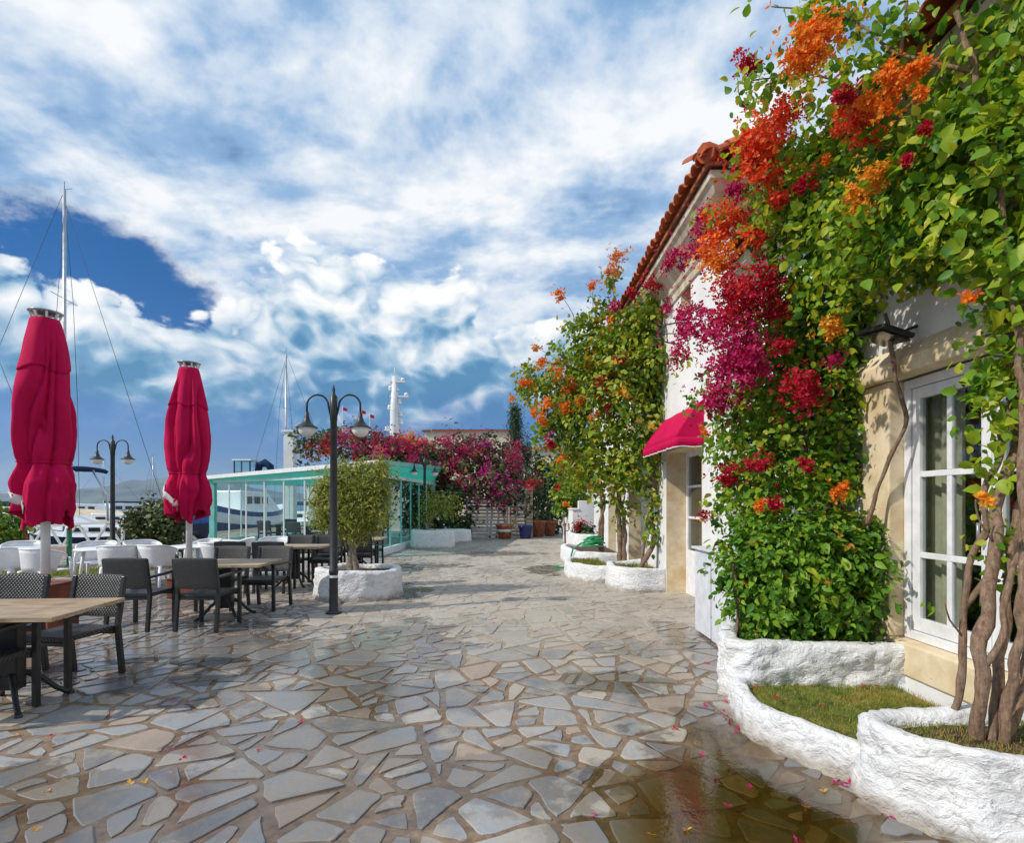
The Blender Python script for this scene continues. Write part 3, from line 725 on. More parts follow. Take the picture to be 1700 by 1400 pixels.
# ---- near house with the french window
def near_house():
    X = 3.0
    h = thing('vine_clad_house', 'white stuccoed house with beige framed french window behind the rubble planters', 'house', (5.5, 3.0, 0))
    win = (2.72, 4.25, 0.50, 2.50)
    w = MB(); wall_x(w, X, 0.3, -1.5, 6.55, -0.05, 4.35, [(2.70, 4.27, 0.48, 2.52)])
    w.box(8.7, 9.0, -1.5, 6.55, -0.05, 4.35); w.box(3.3, 8.7, -1.5, -1.2, -0.05, 4.35); w.box(3.3, 8.7, 6.25, 6.55, -0.05, 4.35)
    w.build('wall', MT['stucco'], h)
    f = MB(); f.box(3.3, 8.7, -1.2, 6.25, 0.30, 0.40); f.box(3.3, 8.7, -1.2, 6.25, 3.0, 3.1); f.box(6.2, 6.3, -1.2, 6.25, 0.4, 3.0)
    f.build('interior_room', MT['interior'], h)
    # beige surround standing 4 cm proud
    for ya_, yb_ in ((4.25, 4.58), (2.36, 2.72)):
        s = MB(); s.box(X - 0.045, X + 0.16, ya_, yb_, 0.50, 2.50); s.build('window_surround', MT['beige_plaster'], h, bevel=0.012)
    s = MB(); s.box(X - 0.055, X + 0.12, 2.36, 4.60, 0.25, 0.498); s.build('window_sill', MT['beige_plaster'], h, bevel=0.015)
    s = MB(); s.box(X - 0.035, X + 0.1, 2.0, 4.7, -0.04, 0.248); s.build('plinth', MT['stucco'], h, bevel=0.01)
    # hood: thick sloping slab over the window
    s = MB(); y0, y1 = 2.3, 4.62
    vs = []
    for y in (y0, y1): vs += [(X - 0.115, y, 2.505), (X + 0.05, y, 2.505), (X + 0.05, y, 2.76), (X - 0.03, y, 2.74), (X - 0.115, y, 2.62)]
    s.add(vs, [(0, 1, 2, 3, 4), (5, 9, 8, 7, 6)] + [(i, (i + 1) % 5, 5 + (i + 1) % 5, 5 + i) for i in range(5)])
    s.build('window_hood', MT['beige_plaster'], h, bevel=0.015)
    # french window: outer frame and two leaves
    fx = X + 0.07
    fr = MB()
    for a in ((2.722, 2.79, .502, 2.498), (4.18, 4.248, .502, 2.498), (2.79, 4.18, 2.43, 2.498), (2.79, 4.18, .502, .57)): fr.box(fx, fx + 0.08, *a)
    wo = fr.build('french_window', MT['white_paint'], h, bevel=0.006)
    for (ya, yb) in ((2.795, 3.482), (3.488, 4.175)):
        lf = MB(); z0, z1 = 0.575, 2.425; x0, x1 = fx + 0.012, fx + 0.062
        rows = [z0 + 0.10, 1.155, 1.765, z1 - 0.085]
        lf.box(x0, x1, ya, ya + 0.075, z0, z1); lf.box(x0, x1, yb - 0.075, yb, z0, z1)
        lf.box(x0, x1, ya + .075, yb - .075, z0, z0 + .10); lf.box(x0, x1, ya + .075, yb - .075, z1 - .085, z1)
        ym = (ya + yb) / 2
        for zr in rows[1:3]: lf.box(x0 + .004, x1 - .004, ya + .075, yb - .075, zr - .022, zr + .022)
        for k in range(3): lf.box(x0 + .006, x1 - .006, ym - .022, ym + .022, rows[k] + (.022 if k else 0), rows[k + 1] - (.022 if k < 2 else 0))
        lf.build('sash', MT['white_paint'], wo, bevel=0.005)
        for k in range(3):
            for (p, q) in ((ya + .073, ym - .021), (ym + .021, yb - .073)):
                gl = MB(); gl.box(x0 + .022, x0 + .028, p, q, rows[k] - .01, rows[k + 1] + .01); gl.build('pane', MT['window_glass'], wo)
    hd = MB(); hd.tube([(fx - .01, 3.52, 1.3), (fx - .045, 3.52, 1.3), (fx - .045, 3.52, 1.42)], 0.009, 8); hd.build('handle', MT['grey_metal'], wo)
    cu = MB(); cu.grid([[(3.24 + 0.02 * math.sin(y * 60), y, z) for z in (0.42, 1.5, 2.5)] for y in np.arange(3.85, 4.24, 0.012)]); cu.build('curtain', MT['curtain'], h)
    # eave: plaster cornice + roof
    c = MB(); c.grid([[(x, y, z) for y in (-1.5, 6.55)] for (x, z) in ((3.0, 4.12), (2.9, 4.16), (2.88, 4.24), (2.68, 4.33), (2.66, 4.42), (3.0, 4.43))], smooth=False)
    c.build('cornice', MT['cornice_plaster'], h)
    r = MB(); r.add([(2.58, -1.6, 4.44), (2.58, 6.6, 4.44), (5.9, 6.6, 5.9), (5.9, -1.6, 5.9), (9.4, -1.6, 4.4), (9.4, 6.6, 4.4)], [(0, 1, 2, 3), (3, 2, 5, 4)])
    ro = r.build('roof', MT['terracotta'], h, solid=0.04)
    up = (3.32, 0, 1.46)
    tile_rows(ro, (2.50, 2.0, 4.44), (0, 1, 0), up, 22, 2, seed=4)
    st = MB(); corrugated(st, (3.12, -1.5, 4.73), (0, 1, 0), up, 8.0, 2.9); q = st.build('upper_tiles', MT['roof_tile'], ro, fix=False); q['kind'] = 'stuff'
near_house()

# ---- far house with hipped eave, cornice and awning door
def far_house():
    X = 2.65; Y0 = 6.62; Y1 = 17.2; ZT = 5.32
    h = thing('tall_white_house', 'tall white house with deep plaster cornice and terracotta eave', 'house', (5.5, 12.0, 0))
    holes = [(7.55, 9.30, -0.05, 2.42), (8.02, 8.50, 4.42, 5.16), (11.1, 12.3, -0.05, 2.42), (13.8, 14.9, -0.05, 2.42)]
    w = MB(); wall_x(w, X, 0.40, Y0 + 0.30, Y1, -0.05, ZT, holes)
    w.box(X, 8.5, Y0, Y0 + 0.30, -0.05, ZT); w.box(X, 8.5, Y1, Y1 + 0.30, -0.05, ZT); w.box(8.2, 8.5, Y0 + 0.3, Y1, -0.05, ZT)
    w.build('wall', MT['stucco'], h)
    # beige linings of the door reveals and of the little window
    for (a, b, za, zb) in holes:
        r = MB(); t_ = 0.012; x0, x1 = X - 0.004, X + 0.36
        r.box(x0, x1, b - t_, b + 0.002 if False else b - 0.001, za, zb - t_); r.box(x0, x1, a + 0.001, a + t_, za, zb - t_); r.box(x0, x1, a + 0.001, b - 0.001, zb - t_, zb - 0.001)
        if za > 0: r.box(x0 - 0.03, x1, a + 0.001, b - 0.001, za + 0.001, za + 0.03)
        r.build('reveal', MT['beige_plaster'], h)
    for (a, b, za, zb) in holes:
        d = MB(); xx = X + 0.33
        if za < 0:
            d.box(xx, xx + .06, a + .012, a + .10, 0, zb - .012); d.box(xx, xx + .06, b - .10, b - .012, 0, zb - .012); d.box(xx, xx + .06, a + .10, b - .10, zb - .10, zb - .012)
            m = (a + b) / 2; d.box(xx + .005, xx + .055, m - .05, m + .05, 0, zb - .1); d.box(xx + .005, xx + .055, a + .1, m - .05, 0, .75); d.box(xx + .005, xx + .055, m + .05, b - .1, 0, .75)
            for z in (1.28, 1.8): d.box(xx + .01, xx + .05, a + .1, m - .05, z, z + .04); d.box(xx + .01, xx + .05, m + .05, b - .1, z, z + .04)
            do = d.build('door', MT['white_paint'], h, bevel=0.005)
            for (p, q) in ((a + .1, m - .05), (m + .05, b - .1)):
                g = MB(); g.box(xx + .025, xx + .031, p, q, .75, zb - .1); g.build('pane', MT['window_glass'], do)
            k = MB(); k.box(xx + .2, xx + .22, a, b, 0, zb); k.build('shade_backing', MT['interior'], h)  # thin dark panel standing in for the shade indoors
        else:
            d.box(xx, xx + .05, a, b, za, zb); d.build('shutter', MT['cornice_plaster'], h)
    # cornice swept round the near corner
    prof = [(0.0, 4.80), (0.03, 4.81), (0.035, 4.92), (0.07, 4.96), (0.08, 5.03), (0.16, 5.12), (0.27, 5.20), (0.33, 5.30), (0.36, 5.31), (0.36, 5.40), (0.0, 5.42)]
    path = [((X, Y1), (-1, 0)), ((X, Y0), (-1, -1)), ((8.5, Y0), (0, -1))]
    c = MB(); c.grid([[(p[0] + n_[0] * o_, p[1] + n_[1] * o_, z) for (o_, z) in prof] for p, n_ in path], smooth=False)
    c.build('cornice', MT['cornice_plaster'], h)
    # roof planes, hipped at the near end
    ez = 5.44; ex = X - 0.42; ey = Y0 - 0.42; sl = 0.42
    rx = 5.6; rz = ez + (rx - ex) * sl
    r = MB(); r.add([(ex, ey, ez), (ex, Y1 + .4, ez), (rx, Y1 + .4, rz), (rx, ey + (rx - ex), rz), (2 * rx - ex, ey, ez), (2 * rx - ex, Y1 + .4, ez)],
                    [(0, 1, 2, 3), (0, 3, 4), (4, 3, 2, 5)])
    ro = r.build('roof', MT['terracotta'], h, solid=0.04)
    up = (1, 0, sl)
    tile_rows(ro, (ex - 0.07, ey + 0.05, ez + 0.03), (0, 1, 0), up, 55, 2, seed=5)
    tile_rows(ro, (ex + 0.02, ey - 0.07, ez + 0.03), (1, 0, 0), (0, 1, sl), 30, 2, seed=6)
    hp = MB(); pts = [Vector((ex - .03, ey - .03, ez + .10)).lerp(Vector((rx, ey + (rx - ex), rz + .14)), i / 10) for i in range(11)]
    hp.tube(pts, 0.11, 8); hp.build('hip_tiles', MT['roof_tile'], ro)
    st = MB(); corrugated(st, (ex + .7, ey + .8, ez + .32), (0, 1, 0), up, 10, 2.4); q = st.build('upper_tiles', MT['roof_tile'], ro, fix=False); q['kind'] = 'stuff'
    # small iron bracket lamp high on the wall
    b = thing('wall_bracket', 'small black iron bracket high on the white wall among the flowers', 'bracket', (X, 8.55, 4.2))
    k = MB(); k.tube([(X, 8.55, 4.40), (X - .22, 8.55, 4.36), (X - .40, 8.55, 4.15)], .012, 6); k.tube([(X, 8.55, 4.05), (X - .2, 8.55, 4.08), (X - .40, 8.55, 4.15)], .012, 6); k.build('arm', MT['black_metal'], b)
    k = MB(); k.tube([(X, 8.55, 4.22), (X - .20, 8.55, 4.22), (X - .40, 8.55, 4.15)], .008, 6); k.tube([(X - .2, 8.55, 4.08), (X - .22, 8.55, 4.36)], .008, 6); k.build('scroll', MT['black_metal'], b)
far_house()

# ---- awning
def awning():
    a = thing('door_awning', 'crimson fabric awning over the door of the tall house', 'awning', (2.64, 8.4, 2.3))
    x0, x1 = 2.648, 2.26; ya, yb = 7.48, 9.36; zt, zb = 2.98, 2.46
    prof = [(x0 - 0.002, zt)] + [(x0 - (x0 - x1) * u, zt - (zt - zb) * u ** 1.25) for u in (.17, .33, .5, .67, .83, 1.0)]
    ys = np.linspace(ya, yb, 15)
    m = MB(); m.grid([[(x, y + 0.0, z - 0.012 * abs(math.sin((y - ya) / (yb - ya) * math.pi * 3))) for (x, z) in prof] for y in ys])
    m.build('canopy', MT['awning_fabric'], a, solid=0.006)
    for y, s in ((ya, 1), (yb, -1)):
        m = MB(); vs = [(x, y, z) for x, z in prof] + [(x0 - .002, y, zb)]; m.add(vs, [tuple(range(len(vs)))]); m.build('side_cheek', MT['awning_fabric'], a, solid=0.006)
    path = [(x0 - .002, ya), (x1 + .004, ya)] ; pp = []
    for k in range(9): pp.append((x0 - .002 + (x1 - x0) * k / 8, ya - .002))
    for k in range(1, 46): pp.append((x1 - .002, ya + (yb - ya) * k / 45))
    v = MB(); v.grid([[(x + .006 * math.sin(i * 1.9), y, zb), (x + .012 * math.sin(i * 1.7), y, zb - .06), (x + .016 * math.sin(i * 1.7), y, zb - .125 - .012 * abs(math.sin(i * .55)))] for i, (x, y) in enumerate(pp)])
    vo = v.build('valance', MT['awning_fabric'], a, solid=0.004)
    v = MB(); v.grid([[(x + .016 * math.sin(i * 1.7) - .003, y - .003, zb - .118 - .012 * abs(math.sin(i * .55))), (x + .016 * math.sin(i * 1.7) - .003, y - .003, zb - .134 - .012 * abs(math.sin(i * .55)))] for i, (x, y) in enumerate(pp)])
    v.build('piping', MT['white_fabric'], vo, solid=0.004)
awning()

# ---- white cabinet by the hedge
def cabinet():
    c = thing('white_cabinet', 'white painted cabinet with dark slit against the tall house', 'cabinet', (2.42, 5.9, 0))
    m = MB(); m.box(2.20, 2.64, 6.02, 6.52, 0.03, 1.0); m.build('door_panel', MT['cabinet_paint'], c, bevel=0.008)
    m = MB(); m.box(2.19, 2.64, 5.22, 5.96, 0.03, 0.985); m.build('body', MT['cabinet_paint'], c, bevel=0.008)
    m = MB(); m.box(2.23, 2.62, 5.3, 6.46, 0.0, 0.03); m.build('base', MT['black_metal'], c)
    m = MB(); m.box(2.25, 2.63, 5.96, 6.02, 0.03, 0.97); m.build('gap_strip', MT['black_metal'], c)
    m = MB(); m.box(2.16, 2.645, 5.20, 6.54, 1.002, 1.03); m.build('lid', MT['cabinet_paint'], c, bevel=0.006)
    for z in (0.82, 0.72):
        m = MB(); m.box(2.182, 2.20, 6.16, 6.19, z, z + .05); m.build('latch', MT['grey_metal'], c)
cabinet()
# ---- floodlight over the window
def floodlight():
    f = thing('floodlight', 'flat black floodlight over the beige window hood', 'floodlight', (2.96, 4.05, 2.75))
    m = MB(); m.obox((2.76, 4.02, 2.80), 0.24, 0.34, 0.04, Matrix.Rotation(R(18), 3, 'Y') @ Matrix.Rotation(R(8), 3, 'X')); m.build('housing', MT['black_metal'], f, bevel=0.012)
    m = MB(); m.obox((2.755, 4.02, 2.765), 0.21, 0.30, 0.008, Matrix.Rotation(R(18), 3, 'Y') @ Matrix.Rotation(R(8), 3, 'X')); m.build('lens', MT['dark_glass'], f)
    m = MB(); m.bar((2.84, 4.02, 2.80), (3.0, 4.02, 2.86), 0.03, 0.02); m.build('bracket', MT['black_metal'], f)
floodlight()

# ================================================================== PLANTERS
def smooth_path(pts, n=None, closed=False, step=0.035):
    P = [Vector((*p, 0)) for p in pts]; out = []
    L = len(P); rngk = range(L if closed else L - 1)
    for i in rngk:
        p0 = P[(i - 1) % L] if (closed or i > 0) else P[0]; p1 = P[i]; p2 = P[(i + 1) % L]; p3 = P[(i + 2) % L] if (closed or i + 2 < L) else P[-1]
        m = max(2, int((p2 - p1).length / step))
        for k in range(m):
            u = k / m; out.append(0.5 * ((2 * p1) + (p2 - p0) * u + (2 * p0 - 5 * p1 + 4 * p2 - p3) * u * u + (3 * p1 - p0 - 3 * p2 + p3) * u ** 3))
    if not closed: out.append(P[-1])
    return out
def planter(label, pts, zr, th=0.15, closed=False, amp=0.022, seed=0, group=None, soil_z=None, flip=1, fine=0.035, cat='planter', wob=0.045):
    """rough whitewashed rubble kerb along a plan path (outer face left of the path when flip=1)"""
    path = smooth_path(pts, closed=closed, step=fine)
    c = sum(path, Vector()) / len(path)
    o = thing('planter', label, cat, (c.x, c.y, 0), group=group)
    prof = []
    nz_ = max(5, int(zr / fine))
    for i in range(nz_ + 1): prof.append((0.0 + 0.025 * (1 - i / nz_), -0.03 + (zr + 0.03 - 0.03) * i / nz_))
    prof += [(-0.012, zr - 0.004), (-0.035, zr + .002), (-th * 0.5, zr + .004), (-th + 0.03, zr + .002), (-th + .01, zr - .012), (-th, zr - 0.05), (-th, zr - 0.16)]
    rows = []; L = len(path)
    for i, p in enumerate(path):
        a = path[(i - 1) % L] if (closed or i > 0) else path[0]; b = path[(i + 1) % L] if (closed or i < L - 1) else path[-1]
        d = (b - a).normalized(); n = Vector((d.y, -d.x, 0)) * flip
        row = []
        for (off, z) in prof:
            q = p + n * off + Vector((0, 0, z)); s_ = Vector((q.x + seed * 7.1, q.y, q.z * 1.4))
            big = mnoise.noise(s_ * 3.1) * amp * 0.9 + (mnoise.cell(s_ * 6.0 + Vector((mnoise.noise(s_ * 5), mnoise.noise(s_ * 5 + Vector((4, 4, 4))), 0)) * .8) * 2 - 1) * amp * .12; k = max(0.0, min(1.0, z / max(zr, .01)))
            rdg = (0.35 - abs(mnoise.noise(s_ * 6.5))) * amp * 1.3 + mnoise.noise(s_ * 14) * amp * 0.6 + mnoise.noise(s_ * 29) * amp * .3
            q = q + n * (big + rdg) * (1.0 if off > -th * 0.9 else 0.3) + Vector((0, 0, (mnoise.noise(Vector((q.x * 2.2, q.y * 2.2, seed))) * wob + mnoise.noise(s_ * 12) * 0.008) * k))
            row.append(q)
        rows.append(row)
    m = MB(); m.grid(rows, closed_u=closed)
    if not closed:
        for r_ in (rows[0], rows[-1]): m.add(r_, [tuple(range(len(r_)))])
    m.build('kerb', MT['whitewash'], o)
    inner = []
    for i, p in enumerate(path):
        a = path[(i - 1) % L] if (closed or i > 0) else path[0]; b = path[(i + 1) % L] if (closed or i < L - 1) else path[-1]
        d = (b - a).normalized(); n = Vector((d.y, -d.x, 0)) * flip; inner.append(p - n * (th - 0.03))
    return o, inner
def fill(o, poly, z, mat, name='soil', amp=0.02):
    cx = sum(p[0] for p in poly) / len(poly); cy = sum(p[1] for p in poly) / len(poly); n = len(poly); K = 6
    m = MB(); vs = [(cx, cy, z + amp)]; fs = []
    for k in range(1, K + 1):
        for p in poly:
            x = cx + (p[0] - cx) * k / K; y = cy + (p[1] - cy) * k / K; vs.append((x, y, z + amp * (1 - k / K) + mnoise.noise(Vector((x * 5, y * 5, 1))) * amp))
    for i in range(n): fs.append((0, 1 + i, 1 + (i + 1) % n))
    for k in range(K - 1):
        for i in range(n):
            a = 1 + k * n + i; b = 1 + k * n + (i + 1) % n; fs.append((a, a + n, b + n, b))
    m.add(vs, fs, True); return m.build(name, mat, o)
BLADE_V = [(-.06, 0, 0), (.06, 0, 0), (.04, .02, .55), (-.04, .02, .55), (0, .12, 1.0)]
BLADE_F = [(0, 1, 2, 3), (3, 2, 4)]
def grass_in(o, poly, z, n, hgt, seed, name='grass'):
    rg = np.random.default_rng(seed); P = []
    xs = [p[0] for p in poly]; ys = [p[1] for p in poly]
    def inside(x, y):
        c = False; L = len(poly)
        for i in range(L):
            a, b = poly[i], poly[i - 1]
            if (a[1] > y) != (b[1] > y) and x < (b[0] - a[0]) * (y - a[1]) / (b[1] - a[1]) + a[0]: c = not c
        return c
    while len(P) < n:
        x, y = rg.uniform(min(xs), max(xs)), rg.uniform(min(ys), max(ys))
        if inside(x, y): P.append((x, y, z + 0.005 + mnoise.noise(Vector((x * 5, y * 5, 1))) * 0.01))
    P = np.array(P); N = rg.normal(size=(n, 3)) * 0.0; up = np.tile([0, 0, 1.0], (n, 1)) + rg.normal(size=(n, 3)) * 0.35
    up /= np.linalg.norm(up, axis=1, keepdims=True)
    M = frames(up, rg); q = scatter(name, BLADE_V, BLADE_F, P, M, hgt * rg.uniform(.5, 1.3, n), np.clip(rg.normal(.5, .2, n) + np.array([mnoise.noise(Vector(p) * 4) for p in P]) * .8, 0, 1), MT['grass_blade'], o)
    q['kind'] = 'stuff'; return q
def quad_with(inner, extra): return [(p.x, p.y) for p in inner] + list(extra)
# the three terraced kerbs by the near house
o3, in3 = planter('tallest whitewashed rubble planter holding the vine trunks beside the puddle', [(3.0, 3.08), (2.55, 3.06), (2.12, 3.06), (1.90, 2.96), (1.86, 2.80), (1.93, 2.62), (2.12, 2.44), (2.40, 2.36), (2.75, 2.32), (3.2, 2.3)], 0.40, seed=1, flip=+1, th=0.12, amp=0.036, fine=0.03)
poly = quad_with(in3, []); fill(o3, poly, 0.335, MT['soil']); grass_in(o3, poly, 0.34, 3200, 0.028, 3)
o2, in2 = planter('low curved whitewashed planter with a little lawn strewn with petals', [(1.84, 4.20), (1.70, 4.12), (1.61, 3.90), (1.60, 3.62), (1.68, 3.35), (1.80, 3.14), (1.97, 2.98), (2.10, 2.92)], 0.22, seed=2, flip=+1, th=0.10, amp=0.03, fine=0.03)
poly = quad_with(in2, [(2.9, 3.1), (2.9, 4.2)]); fill(o2, poly, 0.155, MT['lawn_soil'], amp=0.01); grass_in(o2, poly, 0.16, 10000, 0.030, 4)
LAWN = poly
o1, in1 = planter('high whitewashed planter with rough front under the clipped hedge', [(2.18, 5.20), (2.0, 4.98), (1.80, 4.66), (1.70, 4.36), (1.78, 4.16), (2.0, 4.12), (2.5, 4.09), (2.99, 4.09)], 0.47, seed=3, flip=+1, th=0.13, amp=0.036, fine=0.03)
poly = quad_with(in1, [(2.98, 5.3)]); fill(o1, poly, 0.40, MT['soil'])
# kerbs along the tall house
pg = None
oa, ia = planter('whitewashed planter with squared end beside the awning door', [(2.64, 9.36), (2.3, 9.32), (1.95, 9.4), (1.76, 9.75), (1.80, 10.3), (1.95, 10.6), (2.6, 10.7)], 0.42, seed=4, flip=-1, th=0.14, fine=0.06)
pa = quad_with(ia, []); fill(oa, pa, 0.32, MT['soil']); grass_in(oa, pa, 0.33, 1600, 0.06, 6)
ob, ib = planter('low whitewashed planter with grass, bulging furthest into the lane', [(2.0, 10.45), (1.6, 10.45), (1.25, 10.8), (1.12, 11.4), (1.3, 12.1), (1.9, 12.3)], 0.34, seed=5, flip=-1, th=0.14, fine=0.06)
pb = quad_with(ib, []); fill(ob, pb, 0.26, MT['soil']); grass_in(ob, pb, 0.27, 1600, 0.06, 7)
oc, ic = planter('whitewashed planter draped with the green hose', [(2.6, 12.5), (2.0, 12.55), (1.55, 12.9), (1.36, 13.8), (1.36, 14.9), (1.7, 15.3), (2.6, 15.35)], 0.40, seed=6, flip=-1, th=0.14, fine=0.07)
pc = quad_with(ic, []); fill(oc, pc, 0.32, MT['soil'])
od, id_ = planter('whitewashed planter with red flowers past the hose', [(2.6, 15.9), (2.1, 15.9), (1.85, 16.3), (1.8, 17.6), (2.0, 18.0), (2.6, 18.0)], 0.62, seed=7, flip=-1, th=0.14, fine=0.08)
pd = quad_with(id_, []); fill(od, pd, 0.55, MT['soil'])
# round planter of the olive tree
cxo, cyo = -2.56, 9.05
oo, io_ = planter('round whitewashed planter under the small olive tree', [(cxo + 0.70 * math.cos(a), cyo + 0.62 * math.sin(a)) for a in np.linspace(0, 2 * math.pi, 13)[:-1]], 0.47, closed=True, seed=8, flip=1, th=0.15, fine=0.05, amp=0.03)
po = [(p.x, p.y) for p in io_]; fill(oo, po, 0.40, MT['soil'], amp=0.03)
# planters beside the glass pavilion
oe, ie = planter('low white planter at the corner of the glass pavilion', [(-3.3, 18.2), (-2.15, 18.2), (-2.12, 18.9), (-3.3, 19.0)], 0.62, seed=9, flip=1, th=0.14, fine=0.1, closed=True)
fill(oe, [(p.x, p.y) for p in ie], 0.54, MT['soil'])
of, if_ = planter('long white planter in front of the slatted gate', [(-3.2, 20.4), (-2.9, 20.4), (-1.75, 20.9), (-1.8, 21.6), (-3.2, 21.6)], 0.50, seed=10, flip=1, th=0.14, fine=0.1, closed=True)
fill(of, [(p.x, p.y) for p in if_], 0.42, MT['soil'])

# ================================================================== FOLIAGE
LEAF_V = [(0, 0, 0), (-.22, .10, .04), (-.36, .36, .09), (-.24, .70, .06), (0, 1.0, -.10), (.24, .70, .06), (.36, .36, .09), (.22, .10, .04), (0, .36, 0), (0, .70, -.03)]
LEAF_F = [(0, 8, 2, 1), (8, 9, 3, 2), (9, 4, 3), (0, 7, 6, 8), (8, 6, 5, 9), (9, 5, 4)]
LANCE_V = [(0, 0, 0), (-.11, .35, .03), (.11, .35, .03), (-.09, .7, .0), (.09, .7, .0), (0, 1.0, -.06)]
LANCE_F = [(0, 2, 1), (1, 2, 4, 3), (3, 4, 5)]
_fl = []; _ff = []
for k in range(3):
    a = 2 * math.pi * k / 3; ca, sa = math.cos(a), math.sin(a); b = len(_fl)
    for (x, y, z) in ((0, .02, 0), (-.30, .36, .30), (.30, .36, .30), (0, .42, .18), (0, .78, .48)): _fl.append((x * ca - y * sa, x * sa + y * ca, z))
    _ff += [(b, b + 3, b + 1), (b, b + 2, b + 3), (b + 1, b + 3, b + 4), (b + 3, b + 2, b + 4)]
FLOWER_V, FLOWER_F = _fl, _ff

def leaf_points(blobs, rg, sprig=0.10, per=13, shell=0.5, updown=0.45, outw=0.7, droop=-0.5, vmean=0.45):
    """blobs: (centre, (rx,ry,rz), leaf count).  Returns positions, normals, tangents, variation"""
    P, N, T, V = [], [], [], []
    for c, r, n in blobs:
        c = np.array(c, float); r = np.array(r, float); ns = max(1, int(n / per))
        d = rg.normal(size=(ns, 3)); d /= np.linalg.norm(d, axis=1, keepdims=True)
        rad = shell + (1 - shell) * rg.random(ns) ** 0.6
        S0 = c + d * r * rad[:, None] * (1 + 0.22 * rg.normal(size=(ns, 1)))
        ax = d * 0.6 + rg.normal(size=(ns, 3)) * 0.6 + np.array([0, 0, -0.15]); ax /= np.linalg.norm(ax, axis=1, keepdims=True)
        sv = rg.normal(0, 0.17, ns)
        for i in range(ns):
            m = max(3, int(per * rg.uniform(.6, 1.4)))
            u = rg.uniform(-1, 1, m)
            p = S0[i] + ax[i] * (u[:, None] * sprig * 1.5) + rg.normal(size=(m, 3)) * sprig * 0.45
            nn = d[i] / r * r.mean() * outw + np.array([0, 0, updown]) + rg.normal(size=(m, 3)) * 0.55
            P.append(p); N.append(nn); T.append(d[i] * 0.5 + rg.normal(size=(m, 3)) * 0.7 + np.array([0, 0, droop])); V.append(np.clip(vmean + sv[i] + rg.normal(0, .17, m), 0, 1))
    return np.concatenate(P), np.concatenate(N), np.concatenate(T), np.concatenate(V)
def foliage(parent, blobs, size, mat, seed, tv=LEAF_V, tf=LEAF_F, name='foliage', kind='stuff', singles=0, keep=None, **kw):
    rg = np.random.default_rng(seed); P, N, T, V = leaf_points(blobs, rg, **kw)
    if keep is not None:
        k = keep(P); P, N, T, V = P[k], N[k], T[k], V[k]
    M = frames(N, rg, T); sc = size * np.clip(rg.normal(.98, .36, len(P)), .35, 2.0)
    if singles:
        px = CX + F * P[:, 0] / P[:, 1]; py = HY - F * (P[:, 2] - CH) / P[:, 1]
        score = np.where((px > 0) & (px < 1700) & (py > 0) & (py < 1400), sc / P[:, 1], 0) 
        # leaves that stand clear towards the viewer
        idx = np.argsort(-score)[:singles * 3]; idx = idx[np.argsort(np.linalg.norm(P[idx] - np.array([0, 0, CH]), axis=1))][:singles]
        shapes = []
        for k in range(4):
            me = bpy.data.meshes.new('leaf'); s_ = 1 + 0.12 * (k - 1.5)
            me.from_pydata([(x * s_, y, z * (0.6 + .4 * k)) for x, y, z in tv], [], tf); me.materials.append(mat); me.polygons.foreach_set('use_smooth', [True] * len(tf))
            a = me.attributes.new('var', 'FLOAT', 'FACE'); a.data.foreach_set('value', np.full(len(tf), (.3, .5, .7, .86)[k], np.float32)); shapes.append(me)
        off = np.array(origin(parent))
        for i in idx:
            o = bpy.data.objects.new('leaf', shapes[int(V[i] * 3.99) if V[i] < 1 else 3]); COL.objects.link(o); o.parent = parent
            o.matrix_local = Matrix.Translation(Vector(P[i] - off)) @ Matrix(M[i].tolist()).to_4x4() @ Matrix.Scale(float(sc[i]) * 1.05, 4)
        k = np.ones(len(P), bool); k[idx] = False; P, M, sc, V = P[k], M[k], sc[k], V[k]
    o = scatter(name, tv, tf, P, M, sc, V, mat, parent, smooth=len(tv) == 10)
    if kind: o['kind'] = kind
    return o
def flowers(parent, c, r, colour, n, size=0.045, seed=0, name='flower_cluster'):
    rg = np.random.default_rng(seed); c = np.array(c, float); r = np.array(r, float)
    # a cluster is a handful of sub-bunches
    k = max(3, n // 14); d = rg.normal(size=(k, 3)); d /= np.linalg.norm(d, axis=1, keepdims=True)
    B = c + d * r * (rg.random((k, 1)) ** .5) * 0.95
    i = rg.integers(0, k, n); P = B[i] + rg.normal(size=(n, 3)) * r.mean() * np.where(rg.random((n, 1)) < .16, .75, .26)
    N = (P - c) / r + rg.normal(size=(n, 3)) * 0.5 + np.array([-0.25, -0.35, .25])
    return scatter(name, FLOWER_V, FLOWER_F, P, frames(N, rg), size * rg.uniform(.7, 1.25, n), np.clip(rg.normal(.5, .25, n), 0, 1), MT['bract_' + colour], parent, kind='stuff')
